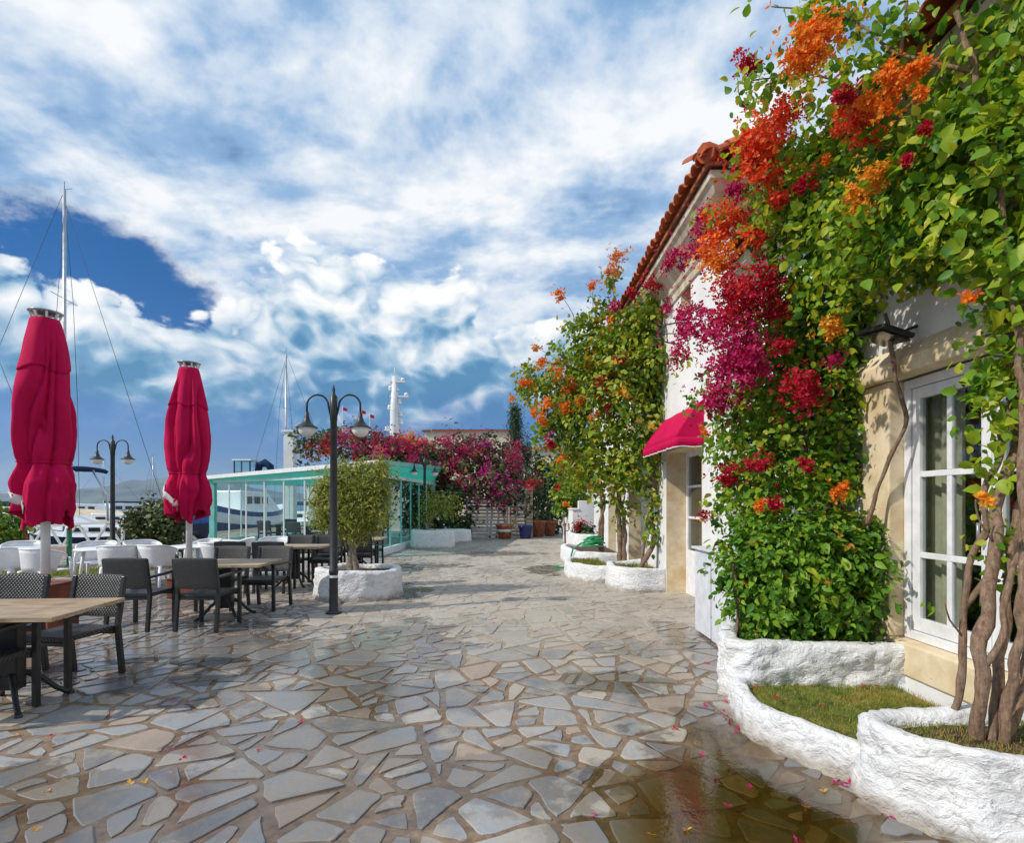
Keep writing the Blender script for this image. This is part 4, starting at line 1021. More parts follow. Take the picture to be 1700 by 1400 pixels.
def stems(parent, curves, mat, name='stem', n=9):
    for pts, r0, r1 in curves:
        P = [Vector(p) for p in pts]
        out = []; rad = []
        L = len(P)
        for i in range(L - 1):
            p0, p1, p2, p3 = P[max(0, i - 1)], P[i], P[i + 1], P[min(L - 1, i + 2)]
            m = max(2, int((p2 - p1).length / 0.04))
            for k in range(m):
                u = k / m; q = 0.5 * ((2 * p1) + (p2 - p0) * u + (2 * p0 - 5 * p1 + 4 * p2 - p3) * u * u + (3 * p1 - p0 - 3 * p2 + p3) * u ** 3)
                out.append(q)
        out.append(P[-1]); K = len(out)
        out = [q + Vector((mnoise.noise(q * 6), mnoise.noise(q * 6 + Vector((9, 0, 0))), 0)) * 0.02 for q in out]
        rad = [(r0 + (r1 - r0) * i / (K - 1)) * (1 + 0.30 * mnoise.noise(out[i] * 7 + Vector((0, 0, r0 * 99))) + 0.15 * mnoise.noise(out[i] * 22)) for i in range(K)]
        m = MB(); m.tube(out, rad, n); m.build(name, mat, parent)
def B(px, py, Y, rx, ry, rY, n):                       # blob from photo pixel, at its own distance
    k = Y / F; return (W(px, py, Y), (rx * k, rY, ry * k), n)

# ---- the big bougainvillea on the near house
def near_vine():
    v = thing('bougainvillea_vine', 'huge bougainvillea with orange to magenta blossom climbing over the house with the french window', 'vine', (2.42, 2.72, 0.36))
    base = Vector((2.42, 2.72, 0.33))
    st = [([base + Vector((-.05, .05, 0)), W(1624, 1164, 2.74), W(1637, 1112, 2.72), W(1628, 1062, 2.74), W(1644, 993, 2.78), W(1650, 905, 2.85), W(1662, 814, 2.95), W(1688, 735, 3.0), W(1688, 640, 3.02), W(1676, 520, 3.05), W(1640, 400, 3.1)], .024, .014),
          ([Vector((2.40, 2.98, .33)), W(1598, 1130, 2.98), W(1596, 1059, 2.98), W(1601, 993, 2.97), W(1612, 926, 2.97), W(1640, 880, 2.97), W(1634, 814, 2.98), W(1655, 770, 3.0), W(1673, 703, 3.02), W(1677, 620, 3.05), W(1650, 480, 3.1), W(1570, 420, 3.3)], .023, .013),
          ([base + Vector((.03, -.02, 0)), W(1668, 1175, 2.70), W(1683, 1130, 2.68), W(1690, 1059, 2.66), W(1700, 960, 2.66), W(1702, 850, 2.72), W(1700, 700, 2.8), W(1690, 560, 2.85), W(1660, 300, 2.9), W(1620, 120, 2.95), W(1590, 20, 3.0)], .025, .014),
          ([base + Vector((0, .03, 0)), W(1655, 1150, 2.76), W(1668, 1060, 2.8), W(1672, 980, 2.82), W(1690, 851, 2.86), W(1718, 760, 2.9), W(1720, 600, 2.95)], .024, .014),
          ([base + Vector((.06, .04, 0)), W(1690, 1165, 2.80), W(1712, 1060, 2.84), W(1705, 940, 2.86), W(1712, 800, 2.9), W(1705, 640, 2.95)], .028, .016),
          ([W(1637, 1112, 2.72), W(1656, 1080, 2.70), W(1662, 1010, 2.70), W(1690, 930, 2.72), W(1694, 860, 2.75)], .018, .012), ([W(1596, 1059, 2.98), W(1575, 1030, 2.95), W(1566, 1000, 2.93)], .007, .003), ([W(1650, 905, 2.85), W(1628, 868, 2.82), W(1618, 830, 2.80)], .007, .003),
          ([W(1600, 1010, 2.97), W(1640, 950, 2.92), W(1668, 900, 2.9), W(1700, 830, 2.9)], .018, .012),
          ([W(1440, 872, 4.26), W(1455, 820, 4.22), W(1478, 760, 4.15), W(1503, 705, 4.08), W(1500, 665, 4.05), W(1486, 625, 4.03), W(1480, 575, 4.02), W(1470, 520, 4.0)], .017, .014),
          ([W(1640, 400, 3.1), W(1540, 380, 3.4), W(1440, 360, 3.9), W(1340, 380, 4.5), W(1260, 400, 5.0)], .022, .010),
          ([W(1660, 300, 2.9), W(1560, 230, 3.2), W(1480, 190, 3.5), W(1380, 130, 3.7), W(1300, 125, 3.8), W(1245, 135, 3.85)], .016, .004),
          ([W(1620, 120, 2.95), W(1500, 90, 3.2), W(1420, 40, 3.4), W(1350, 18, 3.5), W(1280, 10, 3.6)], .012, .004),
          ([W(1500, 90, 3.2), W(1502, 40, 3.2), W(1510, -20, 3.2)], .012, .008),
          ([W(1480, 190, 3.5), W(1400, 215, 3.9), W(1330, 230, 4.2), W(1240, 180, 4.4), W(1225, 130, 4.5)], .010, .003),
          ([W(1340, 380, 4.5), W(1230, 350, 5.2), W(1160, 370, 5.6), W(1120, 430, 5.8)], .010, .003),
          ([W(1300, 560, 5.0), W(1200, 520, 5.6), W(1140, 540, 6.0), W(1125, 610, 6.2)], .008, .003),
          ([Vector((2.55, 4.75, .40)), W(1400, 900, 4.75), W(1392, 780, 4.72), W(1400, 680, 4.7), W(1380, 560, 4.6), W(1420, 440, 4.2)], .03, .016),
          ([Vector((2.35, 4.85, .40)), W(1330, 900, 4.85), W(1340, 760, 4.9), W(1310, 640, 5.0), W(1290, 520, 5.1), W(1260, 400, 5.0)], .024, .012)]
    st = [(q_, a_ * k_, b_ * k_) for (q_, a_, b_), k_ in zip(st, [1.35, 0.95, 1.0, 1.0] + [1.0] * 40)]
    stems(v, st, MT['bark'])
    blobs = [B(1620, 330, 3.05, 110, 170, .35, 2600), B(1500, 400, 3.6, 130, 105, .40, 2300), B(1660, 110, 2.95, 62, 120, .32, 1000), B(1580, 210, 3.2, 60, 60, .3, 420),
             B(1400, 330, 4.2, 105, 75, .45, 1500), B(1340, 430, 4.7, 90, 95, .45, 1500), B(1560, 465, 3.4, 110, 42, .35, 900), B(1675, 480, 2.95, 60, 75, .3, 800),
             B(1290, 600, 5.2, 75, 95, .4, 2200), B(1385, 530, 4.7, 70, 80, .35, 1900), B(1395, 650, 4.8, 46, 95, .28, 1900), B(1310, 700, 5.1, 95, 75, .4, 2300), B(1340, 560, 5.0, 60, 90, .3, 1300), B(1400, 760, 4.8, 40, 60, .25, 800),
             B(1250, 740, 5.3, 60, 60, .35, 1000), B(1340, 800, 4.9, 90, 60, .35, 1900), B(1240, 830, 5.1, 50, 55, .3, 1000), B(1420, 790, 4.75, 40, 50, .2, 350),
             B(1460, 300, 3.8, 80, 60, .35, 800), B(1530, 290, 3.4, 80, 60, .35, 700), B(1300, 330, 4.7, 60, 50, .35, 600),
             # looser sprays against the sky and on the stems
             B(1430, 95, 3.4, 40, 36, .12, 120), B(1400, 22, 3.45, 50, 22, .12, 120), B(1355, 12, 3.5, 30, 16, .1, 70), B(1490, 60, 3.25, 40, 44, .15, 130), B(1290, 125, 3.8, 45, 12, .06, 110), B(1240, 170, 4.4, 12, 42, .06, 90), B(1330, 130, 3.75, 30, 15, .08, 60),
             B(1262, 5, 3.6, 16, 8, .05, 22), B(1450, 165, 3.5, 44, 30, .15, 150), B(1380, 230, 4.0, 70, 30, .25, 350), B(1280, 260, 4.5, 50, 45, .25, 380), B(1210, 360, 5.2, 40, 22, .2, 170),
             B(1625, 700, 3.0, 30, 38, .12, 120), B(1612, 770, 2.98, 28, 26, .1, 80), B(1640, 930, 2.9, 24, 22, .08, 50), B(1628, 890, 2.95, 26, 22, .08, 60), B(1610, 960, 2.95, 16, 22, .06, 36), B(1690, 640, 2.95, 26, 60, .15, 150), B(1640, 600, 3.05, 28, 36, .12, 110),
             B(1545, 562, 3.75, 40, 8, .05, 30), B(1150, 665, 6.9, 34, 12, .1, 90), B(1185, 640, 6.6, 20, 20, .1, 60), B(1130, 600, 6.9, 8, 28, .06, 40), B(1195, 750, 5.7, 28, 18, .1, 70), B(1185, 850, 5.4, 16, 26, .08, 50)]
    foliage(v, blobs, 0.058, MT['vine_leaf'], 11, singles=290, keep=lambda P: ((P[:, 0] < 2.99) | (P[:, 2] > 4.5)) & ~((P[:, 0] > .645 * P[:, 1]) & (P[:, 0] > 2.2) & (P[:, 1] > 3.12) & (P[:, 1] < 4.62) & (P[:, 2] < 3.02)) & ~((P[:, 1] < 3.3) & (P[:, 0] < 2.52) & (P[:, 2] < 2.75) & (P[:, 2] > 1.0)), sprig=0.11, vmean=0.53)
    fl = [('orange', 1355, 72, 3.45, 36, 32, 110), ('orange', 1328, 105, 3.5, 22, 14, 40), ('crimson', 1243, 105, 4.4, 17, 20, 40), ('red_orange', 1300, 188, 4.2, 36, 18, 80), ('red_orange', 1262, 228, 4.5, 34, 28, 120),
          ('red_orange', 1268, 278, 4.6, 28, 26, 90), ('crimson', 1245, 262, 4.7, 14, 30, 40), ('red_orange', 1412, 195, 3.7, 28, 18, 60), ('crimson', 1400, 165, 3.7, 14, 16, 26), ('orange', 1450, 165, 3.5, 14, 16, 30),
          ('orange', 1476, 128, 3.3, 14, 20, 36), ('orange', 1482, 165, 3.35, 12, 18, 30), ('orange', 1526, 116, 3.15, 18, 10, 30), ('orange', 1526, 157, 3.15, 7, 7, 10), ('yellow', 1455, 293, 3.6, 20, 16, 44),
          ('yellow', 1428, 322, 3.75, 18, 16, 40), ('yellow', 1435, 350, 3.75, 20, 13, 40), ('yellow', 1380, 541, 4.2, 18, 15, 36), ('magenta', 1225, 318, 5.0, 13, 12, 26), ('red_orange', 1300, 328, 4.6, 22, 12, 36), ('crimson', 1340, 302, 4.3, 14, 14, 22),
          ('magenta', 1170, 362, 5.6, 18, 14, 46), ('red_orange', 1212, 360, 5.3, 40, 12, 80), ('magenta', 1163, 398, 5.7, 14, 26, 50), ('red_orange', 1190, 395, 5.4, 20, 22, 70), ('orange', 1190, 432, 5.3, 27, 30, 120), ('red_orange', 1250, 396, 5.0, 18, 15, 46),
          ('magenta', 1124, 433, 5.9, 23, 11, 60), ('crimson', 1212, 482, 5.2, 34, 24, 110), ('crimson', 1268, 478, 4.9, 42, 28, 130), ('crimson', 1228, 515, 5.1, 46, 26, 130), ('crimson', 1290, 508, 4.9, 22, 14, 44), ('red_orange', 1236, 476, 5.0, 12, 8, 16),
          ('magenta', 1180, 545, 5.5, 40, 24, 120), ('magenta', 1222, 572, 5.1, 42, 36, 170), ('magenta', 1240, 612, 5.0, 28, 32, 110), ('magenta', 1195, 612, 5.3, 24, 20, 60), ('magenta', 1200, 664, 5.3, 32, 24, 90), ('crimson', 1185, 670, 5.4, 16, 16, 30),
          ('crimson', 1332, 645, 4.75, 28, 34, 110), ('magenta', 1146, 522, 6.0, 22, 22, 60), ('magenta', 1138, 545, 6.2, 18, 14, 34), ('magenta', 1125, 585, 6.3, 13, 20, 34), ('magenta', 1385, 598, 4.5, 11, 7, 12), ('crimson', 1300, 575, 4.8, 16, 12, 22),
          ('crimson', 1215, 782, 5.3, 18, 20, 44), ('crimson', 1270, 768, 5.0, 22, 10, 36), ('crimson', 1288, 838, 4.8, 12, 8, 16), ('orange', 1262, 838, 4.9, 10, 6, 10), ('orange', 1166, 716, 5.9, 8, 8, 10), ('crimson', 1336, 772, 4.75, 12, 10, 16), ('orange', 1395, 815, 4.6, 18, 8, 18),
          ('crimson', 1505, 268, 3.3, 6, 6, 8), ('crimson', 1535, 210, 3.2, 8, 8, 8), ('red_orange', 1445, 225, 3.8, 20, 10, 24), ('orange', 1370, 265, 4.2, 8, 6, 8), ('orange', 1612, 495, 3.1, 10, 8, 8), ('yellow', 1632, 830, 2.95, 9, 10, 10), ('crimson', 1165, 855, 5.6, 8, 6, 9)]
    for i, (c, px, py, Y, rx, ry, n) in enumerate(fl):
        k = Y / F; flowers(v, W(px, py, Y - 0.34), (rx * k * .95, max(rx, ry) * k * 0.8, ry * k * .95), c, int(n * (2.6 if Y > 4.2 else 3.6)), 0.040 if Y > 4.2 else 0.031, 100 + i)
near_vine()

# ---- clipped hedge on the high planter
def hedge():
    h = thing('clipped_hedge', 'rounded clipped green hedge in the high white planter', 'hedge', (2.3, 4.75, 0.40))
    stems(h, [([Vector((x, y, .36)), Vector((x + .03, y, .7)), Vector((x - .02, y + .02, 1.05))], .016, .008) for x, y in ((1.85, 4.5), (2.1, 4.7), (2.35, 4.5), (2.6, 4.75), (2.2, 4.9), (2.75, 4.5))], MT['bark'])
    bl = [B(1320, 960, 4.55, 110, 95, .38, 6400), B(1258, 960, 4.65, 50, 85, .26, 1700), B(1400, 950, 4.5, 75, 90, .30, 2600), B(1440, 930, 4.45, 42, 60, .2, 700), B(1320, 885, 4.7, 100, 40, .35, 1500), B(1290, 1030, 4.45, 60, 34, .25, 800), B(1390, 1030, 4.42, 60, 36, .22, 900)]
    foliage(h, bl, 0.060, MT['hedge_leaf'], 12, tv=[(x * .8, y, z) for x, y, z in LEAF_V], keep=lambda P: (P[:, 0] < 2.98) & (P[:, 2] > 0.42), sprig=0.07, per=11, shell=0.62)
hedge()

# ---- orange bougainvillea on the tall house
def far_vine():
    v = thing('orange_bougainvillea', 'yellow-green bougainvillea with orange blossom climbing the tall white house', 'vine', (2.2, 10.2, 0.33))
    stems(v, [([Vector((2.25, 9.75, .3)), W(1085, 900, 9.8), W(1078, 850, 9.8), W(1085, 780, 9.8), W(1070, 690, 9.8)], .05, .03), ([Vector((2.36, 9.85, .3)), W(1072, 870, 9.8), W(1090, 820, 9.8), W(1078, 740, 9.8)], .03, .02),
              ([Vector((2.25, 11.2, .25)), W(1030, 890, 11.2), W(1026, 840, 11.2), W(1034, 780, 11.0), W(1010, 680, 10.8)], .07, .04), ([Vector((2.3, 11.1, .25)), W(1036, 860, 11.1), W(1024, 810, 11.1), W(1020, 740, 11)], .05, .03),
              ([Vector((2.15, 13.0, .25)), W(1000, 860, 13), W(996, 810, 12.8), W(985, 740, 12.2)], .05, .03), ([Vector((2.1, 12.9, .25)), W(995, 870, 12.9), W(1003, 830, 12.8), W(975, 720, 12)], .035, .02),
              ([W(985, 600, 10.5), W(965, 560, 10.5), W(950, 520, 10.5), W(930, 488, 10.5)], .012, .004), ([W(1000, 560, 10.3), W(985, 510, 10.3), W(985, 472, 10.3)], .01, .004), ([W(1030, 540, 10), W(1018, 480, 10), W(1020, 430, 10)], .012, .004), ([W(930, 600, 11), W(900, 582, 11), W(885, 577, 11)], .008, .003)], MT['bark'])
    bl = [B(1040, 640, 9.9, 60, 95, .5, 2300), B(990, 690, 10.6, 65, 105, .6, 2600), B(935, 660, 11.0, 45, 65, .45, 1500), B(1062, 560, 9.7, 40, 60, .35, 1100), B(985, 590, 10.5, 60, 45, .4, 1100), B(1000, 790, 10.4, 50, 45, .4, 900), B(1082, 700, 9.6, 26, 80, .25, 800),
          B(1060, 770, 9.9, 40, 50, .3, 700), B(1085, 860, 9.7, 14, 44, .15, 160), B(920, 715, 11.0, 32, 30, .3, 450), B(950, 780, 11.3, 34, 36, .3, 420), B(885, 630, 11.2, 26, 30, .25, 260), B(1085, 510, 9.5, 24, 26, .2, 300), B(960, 540, 10.5, 30, 24, .2, 160), B(1000, 530, 10.4, 26, 30, .2, 180), B(1018, 470, 10.1, 9, 26, .1, 70), B(985, 510, 10.3, 12, 24, .1, 60), B(870, 655, 11.3, 10, 16, .1, 60), B(1040, 850, 10.8, 16, 30, .15, 90),
          B(1085, 600, 9.4, 22, 40, .2, 320), B(1030, 580, 10.0, 40, 40, .3, 500)]
    foliage(v, [(c_, r_, int(n_ * 1.25)) for c_, r_, n_ in bl], 0.085, MT['far_vine_leaf'], 13, keep=lambda P: P[:, 0] < 2.64, sprig=0.13, vmean=0.58)
    fl = [('orange', 930, 490, 10.5, 9, 12, 24), ('peach', 1030, 424, 10.1, 20, 6, 34), ('peach', 1016, 446, 10.1, 14, 8, 34), ('orange', 985, 474, 10.3, 11, 6, 18), ('peach', 890, 578, 11, 11, 5, 16), ('orange', 900, 605, 11, 11, 10, 28), ('orange', 872, 634, 11.2, 10, 11, 30),
          ('orange', 924, 612, 10.9, 7, 22, 36), ('orange', 945, 640, 10.8, 13, 12, 34), ('orange', 912, 672, 10.9, 8, 13, 30), ('orange', 936, 676, 10.8, 13, 11, 34), ('orange', 897, 698, 11, 10, 10, 28), ('orange', 885, 688, 11.1, 7, 9, 16), ('peach', 850, 662, 11.4, 7, 8, 12), ('orange', 962, 664, 10.6, 7, 8, 12),
          ('crimson', 1000, 634, 10.2, 11, 11, 34), ('crimson', 1032, 590, 9.9, 12, 7, 22), ('crimson', 1011, 682, 10.2, 7, 7, 14), ('yellow', 975, 600, 10.5, 8, 14, 16), ('yellow', 1036, 660, 9.9, 6, 16, 14), ('orange', 985, 690, 10.4, 8, 6, 10), ('orange', 935, 765, 11, 9, 8, 18), ('yellow', 958, 775, 11, 10, 10, 22), ('crimson', 915, 740, 11.1, 13, 10, 26),
          ('crimson', 1088, 474, 9.4, 19, 13, 44), ('crimson', 1052, 486, 9.6, 9, 9, 14), ('magenta', 1021, 507, 9.9, 9, 10, 16), ('magenta', 908, 720, 11, 6, 6, 8), ('orange', 940, 838, 12, 6, 6, 8), ('orange', 978, 805, 10.8, 8, 8, 12), ('crimson', 925, 810, 11.6, 8, 5, 10), ('orange', 1010, 530, 10.4, 6, 5, 8), ('orange', 990, 655, 10.4, 6, 6, 9), ('magenta', 1112, 500, 9.3, 10, 16, 20)]
    for i, (c, px, py, Y, rx, ry, n) in enumerate(fl):
        k = Y / F; flowers(v, W(px, py, Y - 0.42), (rx * k * .96, max(rx, ry) * k * .8, ry * k * .96), c, int(n * 2.2), 0.060, 300 + i)
far_vine()

# ---- olive tree
def small_tree(name, label, cat, base, trunk, blobs, size, leaf, seed, tv=LANCE_V, tf=LANCE_F, bark='olive_bark', group=None, **kw):
    o = thing(name, label, cat, base, group=group)
    mult = kw.pop('mult', 1); stems(o, trunk, MT[bark], name='trunk'); foliage(o, [(c_, r_, int(n_ * mult)) for c_, r_, n_ in blobs], size, MT[leaf], seed, tv=tv, tf=tf, name='crown', **kw); return o
small_tree('olive_tree', 'small bushy olive tree in the round white planter by the lamp post', 'tree', (-2.62, 9.05, 0.4),
    [([Vector((-2.66, 9.05, .36)), Vector((-2.70, 9.06, .62)), Vector((-2.64, 9.02, .9)), Vector((-2.62, 9.05, 1.3))], .075, .04), ([Vector((-2.58, 9.02, .36)), Vector((-2.62, 9.03, .6)), Vector((-2.66, 9.0, .85))], .05, .04), ([Vector((-2.66, 9.03, .8)), Vector((-2.85, 9.1, 1.1)), Vector((-3.0, 9.1, 1.5))], .035, .015), ([Vector((-2.64, 9.03, .8)), Vector((-2.42, 9.1, 1.1)), Vector((-2.25, 9.0, 1.5))], .035, .015)],
    [B(561, 840, 9.05, 40, 43, .42, 2600), B(613, 840, 9.05, 40, 48, .42, 2600), B(585, 804, 9.05, 40, 31, .4, 1900), B(623, 800, 9.1, 29, 30, .35, 1100), B(547, 812, 9.1, 26, 26, .3, 900), B(591, 872, 9.0, 40, 28, .38, 1600), B(549, 861, 8.95, 24, 23, .3, 800), B(561, 780, 9.05, 16, 13, .16, 260), B(634, 776, 9.05, 13, 16, .14, 260), B(599, 777, 9.05, 16, 11, .16, 240), B(523, 837, 9.05, 9, 13, .12, 120)],
    0.070, 'olive_leaf', 14, sprig=0.085, per=16, shell=0.3, mult=1.9, vmean=.52, droop=0.15, outw=1.0)
small_tree('olive_sapling', 'pale leaning olive sapling in the low planter by the glass pavilion', 'tree', (-2.6, 18.6, .54),
    [([Vector((-3.0, 18.6, .5)), Vector((-2.8, 18.6, .95)), Vector((-2.5, 18.55, 1.25))], .05, .03)], [B(735, 838, 18.5, 24, 20, .5, 700), B(715, 832, 18.6, 20, 24, .4, 600), B(705, 860, 18.7, 16, 20, .3, 260)], 0.12, 'olive_leaf', 15, sprig=0.15)

# ---- bougainvillea hedge at the end of the lane
def back_hedge():
    v = thing('blossoming_hedge', 'long magenta and red bougainvillea mass at the end of the lane', 'hedge', (-3.5, 24.0, 0))
    stems(v, [([Vector((x, y, -.03)), Vector((x + .1, y, 1.2)), Vector((x - .1, y, 2.4))], .05, .03) for x, y in ((-1.0, 24.3), (-.7, 24.4), (-3.0, 24.8), (-5, 25), (-7, 25.5))] , MT['bark'])
    bl = [B(830, 790, 23.4, 36, 44, .9, 1500), B(770, 785, 24, 60, 56, 1.1, 2600), B(700, 775, 24.5, 60, 40, 1.1, 2200), B(640, 745, 25, 55, 30, 1.1, 1500), B(570, 735, 25.5, 50, 28, 1.0, 1200), B(520, 740, 26, 30, 24, .8, 500), B(800, 745, 24, 50, 24, 1.0, 900), B(735, 828, 24.4, 40, 36, .7, 900), B(700, 830, 24.5, 40, 40, .9, 800), B(500, 720, 26, 16, 12, .4, 120)]
    foliage(v, bl, 0.15, MT['shrub_leaf'], 16, sprig=0.22)
    fl = [('purple', 835, 800, 28, 26, 260), ('purple', 812, 780, 22, 24, 170), ('magenta', 850, 760, 16, 26, 120), ('magenta', 775, 745, 26, 16, 130), ('magenta', 740, 735, 24, 12, 100), ('purple', 800, 740, 24, 10, 90), ('magenta', 760, 770, 26, 20, 130), ('purple', 790, 810, 24, 22, 150), ('magenta', 725, 775, 26, 18, 110), ('magenta', 690, 760, 26, 16, 110),
          ('magenta', 665, 735, 24, 14, 120), ('magenta', 640, 745, 26, 16, 120), ('purple', 632, 758, 14, 8, 50), ('magenta', 600, 740, 20, 14, 80), ('magenta', 570, 728, 20, 14, 80), ('crimson', 540, 735, 16, 14, 60), ('red_orange', 548, 750, 14, 10, 40), ('crimson', 513, 750, 10, 10, 26), ('orange', 590, 722, 8, 14, 30), ('crimson', 600, 765, 16, 8, 40), ('magenta', 700, 740, 20, 12, 70), ('purple', 832, 835, 16, 12, 50),
          ('orange', 680, 725, 18, 8, 50), ('crimson', 760, 800, 20, 16, 60), ('crimson', 745, 825, 12, 10, 24), ('orange', 800, 755, 12, 6, 24), ('red_orange', 720, 800, 12, 8, 24), ('crimson', 880, 805, 22, 10, 60), ('magenta', 860, 740, 8, 12, 24), ('crimson', 620, 722, 16, 10, 40)]
    for i, (c, px, py, rx, ry, n) in enumerate(fl):
        Y = 23.3 + (850 - px) / 350 * 1.6; k = Y / F; flowers(v, W(px, py, Y - .35), (rx * k, .6, ry * k), c, int(n * 1.9), 0.085, 500 + i)
back_hedge()
small_tree('cypress_tree', 'dark slender cypress rising behind the blossom at the lane end', 'tree', (0.15, 29, 0), [([Vector((.15, 29, -.05)), Vector((.15, 29, 3)), Vector((.15, 29, 6))], .14, .04)],
    [B(856, 705, 29, 10, 32, .35, 2600), B(858, 750, 29, 17, 45, .5, 4200), B(860, 800, 29, 19, 45, .5, 2500), B(854, 682, 29, 5, 18, .16, 700)], 0.13, 'dark_leaf', 17, sprig=0.18, shell=.3, updown=.9)
small_tree('cypress_tree', 'shorter dark cypress leaning beside the slender one', 'tree', (0.75, 29.5, 0), [([Vector((.75, 29.5, -.05)), Vector((.75, 29.5, 3))], .12, .04)],
    [B(876, 755, 29.5, 7, 38, .25, 1600), B(874, 800, 29.5, 12, 40, .3, 700)], 0.13, 'dark_leaf', 18, sprig=0.18, shell=.3, updown=.9)
def bush(label, cat, blobs, size, leaf, seed, tv=LEAF_V, tf=LEAF_F, name='shrub', **kw):
    c = blobs[0][0]; o = thing(name, label, cat, (c[0], c[1], 0)); 
    stems(o, [([Vector((c[0] + dx, c[1], -.03)), Vector((c[0] + dx * 1.5, c[1], max(.25, c[2])))], .03, .015) for dx in (-.15, .1)], MT['bark']); foliage(o, blobs, size, MT[leaf], seed, tv=tv, tf=tf, **kw); return o
bush('dark evergreen hedge closing the lane behind the terracotta pots', 'hedge', [B(905, 840, 27, 34, 50, 1.0, 2600), B(935, 800, 27, 30, 50, .9, 1500), B(890, 780, 28, 14, 30, .6, 500)], 0.16, 'dark_leaf', 19, sprig=.24)
bush('light green shrub above the low white wall', 'shrub', [B(945, 828, 20, 26, 28, .5, 1100), B(962, 800, 19, 22, 24, .5, 700)], 0.12, 'far_vine_leaf', 20, sprig=.16)
bush('dark hedge behind the long white planter near the gate', 'hedge', [B(725, 850, 22.8, 42, 42, .6, 1800), B(690, 850, 22.5, 24, 40, .6, 900), B(765, 870, 22.8, 20, 20, .4, 400)], 0.14, 'dark_leaf', 21, sprig=.2)
bush('olive-brown rounded shrub beside the quayside lamp', 'shrub', [B(262, 862, 13.0, 44, 28, .5, 2000), B(235, 870, 13.0, 26, 22, .4, 800), B(265, 905, 13.0, 44, 30, .45, 1300), B(290, 880, 13.1, 16, 24, .3, 500)], 0.085, 'shrub_leaf', 22, sprig=.12)
bush('yellow-green shrub beside the red post at the quay', 'shrub', [B(2, 880, 12.6, 32, 32, .45, 1500), B(-20, 850, 12.7, 30, 30, .4, 800), B(5, 930, 12.6, 34, 30, .4, 900)], 0.085, 'far_vine_leaf', 23, sprig=.12)
bush('red flowering bedding plants in the planter past the hose', 'plant', [(Vector((2.2, 16.8, .72)), (.22, .6, .14), 500)], 0.10, 'dark_leaf', 24, sprig=.12, name='bedding_plant')
for q in bpy.data.objects:
    if q.name.startswith('bedding_plant') and q.parent is None: flowers(q, (2.15, 16.6, .82), (.2, .5, .1), 'crimson', 160, .07, 77); break

# ================================================================== FURNITURE
def chair_proto():
    o = thing('wicker_armchair', 'dark wicker armchair', 'chair', group='dark wicker armchairs on the terrace')
    w, d = 0.25, 0.235                                   # half width, half depth; faces -Y, back at +Y
    for sx in (-1, 1):
        m = MB(); m.bar((sx * w, -d, 0.0), (sx * w, -d, 0.655), .042, .042); m.build('leg', MT['dark_frame'], o, bevel=.005, local=True)
        m = MB(); m.bar((sx * w, d + .05, 0.0), (sx * w, d, 0.45), .042, .042); m.bar((sx * w, d, 0.44), (sx * w, d + .075, .875), .040, .040); m.build('leg', MT['dark_frame'], o, bevel=.005, local=True)
        m = MB(); m.bar((sx * w, -d - .04, .668), (sx * w, d + .03, .650), .055, .028); m.build('armrest', MT['dark_frame'], o, bevel=.006, local=True)
    m = MB(); m.box(-w + .02, w - .02, -d - .01, d, .405, .45); m.build('seat', MT['wicker'], o, bevel=.01, local=True)
    m = MB(); m.box(-w + .02, w - .02, -d - .012, -d + .03, .375, .404); m.box(-w + .021, w - .021, d - .03, d + .01, .375, .404); m.build('seat_rail', MT['dark_frame'], o, local=True)
    P = []
    for i in range(9):
        x = -w - .012 + (2 * w + .024) * i / 8; row = []
        for j in range(7):
            z = .515 + .37 * j / 6; row.append((x, d + .005 + (z - .44) * .172 + .018 * (1 - (x / w) ** 2), z + .008 * (1 - (x / w) ** 2) * (j / 6)))
        P.append(row)
    m = MB(); m.grid(P); m.build('backrest', MT['wicker'], o, solid=.032, local=True, bevel=.006)
    return o
def table_proto(lx=1.2, ly=0.8, n=7):
    o = thing('terrace_table', 'wooden table', 'table', group='plank topped terrace tables')
    pw = ly / n
    for i in range(n):
        m = MB(); y = -ly / 2 + pw * (i + .5); m.box(-lx / 2, lx / 2, -pw / 2 + .004, pw / 2 - .004, -.016, .016); q = m.build('plank', MT['table_wood'], o, bevel=.003, local=True); q.location = (random.uniform(-.003, .003), y, .734 + random.uniform(-.001, .001))
    m = MB(); m.box(-lx / 2 + .06, lx / 2 - .06, -.05, .05, .68, .717); m.box(-.05, .05, -ly / 2 + .06, -.051, .68, .716); m.box(-.05, .05, .051, ly / 2 - .06, .68, .716); m.build('top_rail', MT['dark_frame'], o, local=True)
    m = MB(); m.box(-.09, .09, -.05, .05, .13, .68); m.build('pedestal', MT['dark_frame'], o, bevel=.01, local=True)
    for k in range(4):
        a = R(45 + 90 * k) if True else 0; c, s = math.cos(a), math.sin(a)
        m = MB(); pr = [(.03, .24), (.10, .235), (.19, .17), (.27, .075), (.33, .030), (.36, .028)]
        m.tube([(c * r * 1.05, s * r, z) for r, z in pr], [.026, .024, .021, .019, .02, .022], 8); m.lathe([(0, 0), (.024, 0), (.026, .012), (.02, .03), (0, .03)], (c * .36 * 1.05, s * .36, 0), 10); m.build('foot', MT['black_metal'], o, local=True)
    return o
CH0 = chair_proto(); TB0 = table_proto()
used = {'c': False, 't': False, 'w': False}
def put(proto, key, x, y, rz, label, z=0.0):
    if not used[key]: o = proto; used[key] = True
    else: o = copy_tree(proto)
    o.location = (x, y, z); o.rotation_euler = (0, 0, R(rz)); o['label'] = label; return o
put(TB0, 't', -3.83, 4.13, 4, 'weathered plank table in front of the parasol on the brown box')
put(CH0, 'c', -3.83, 4.68, -8, 'dark wicker armchair facing the lane, behind the table by the brown box')
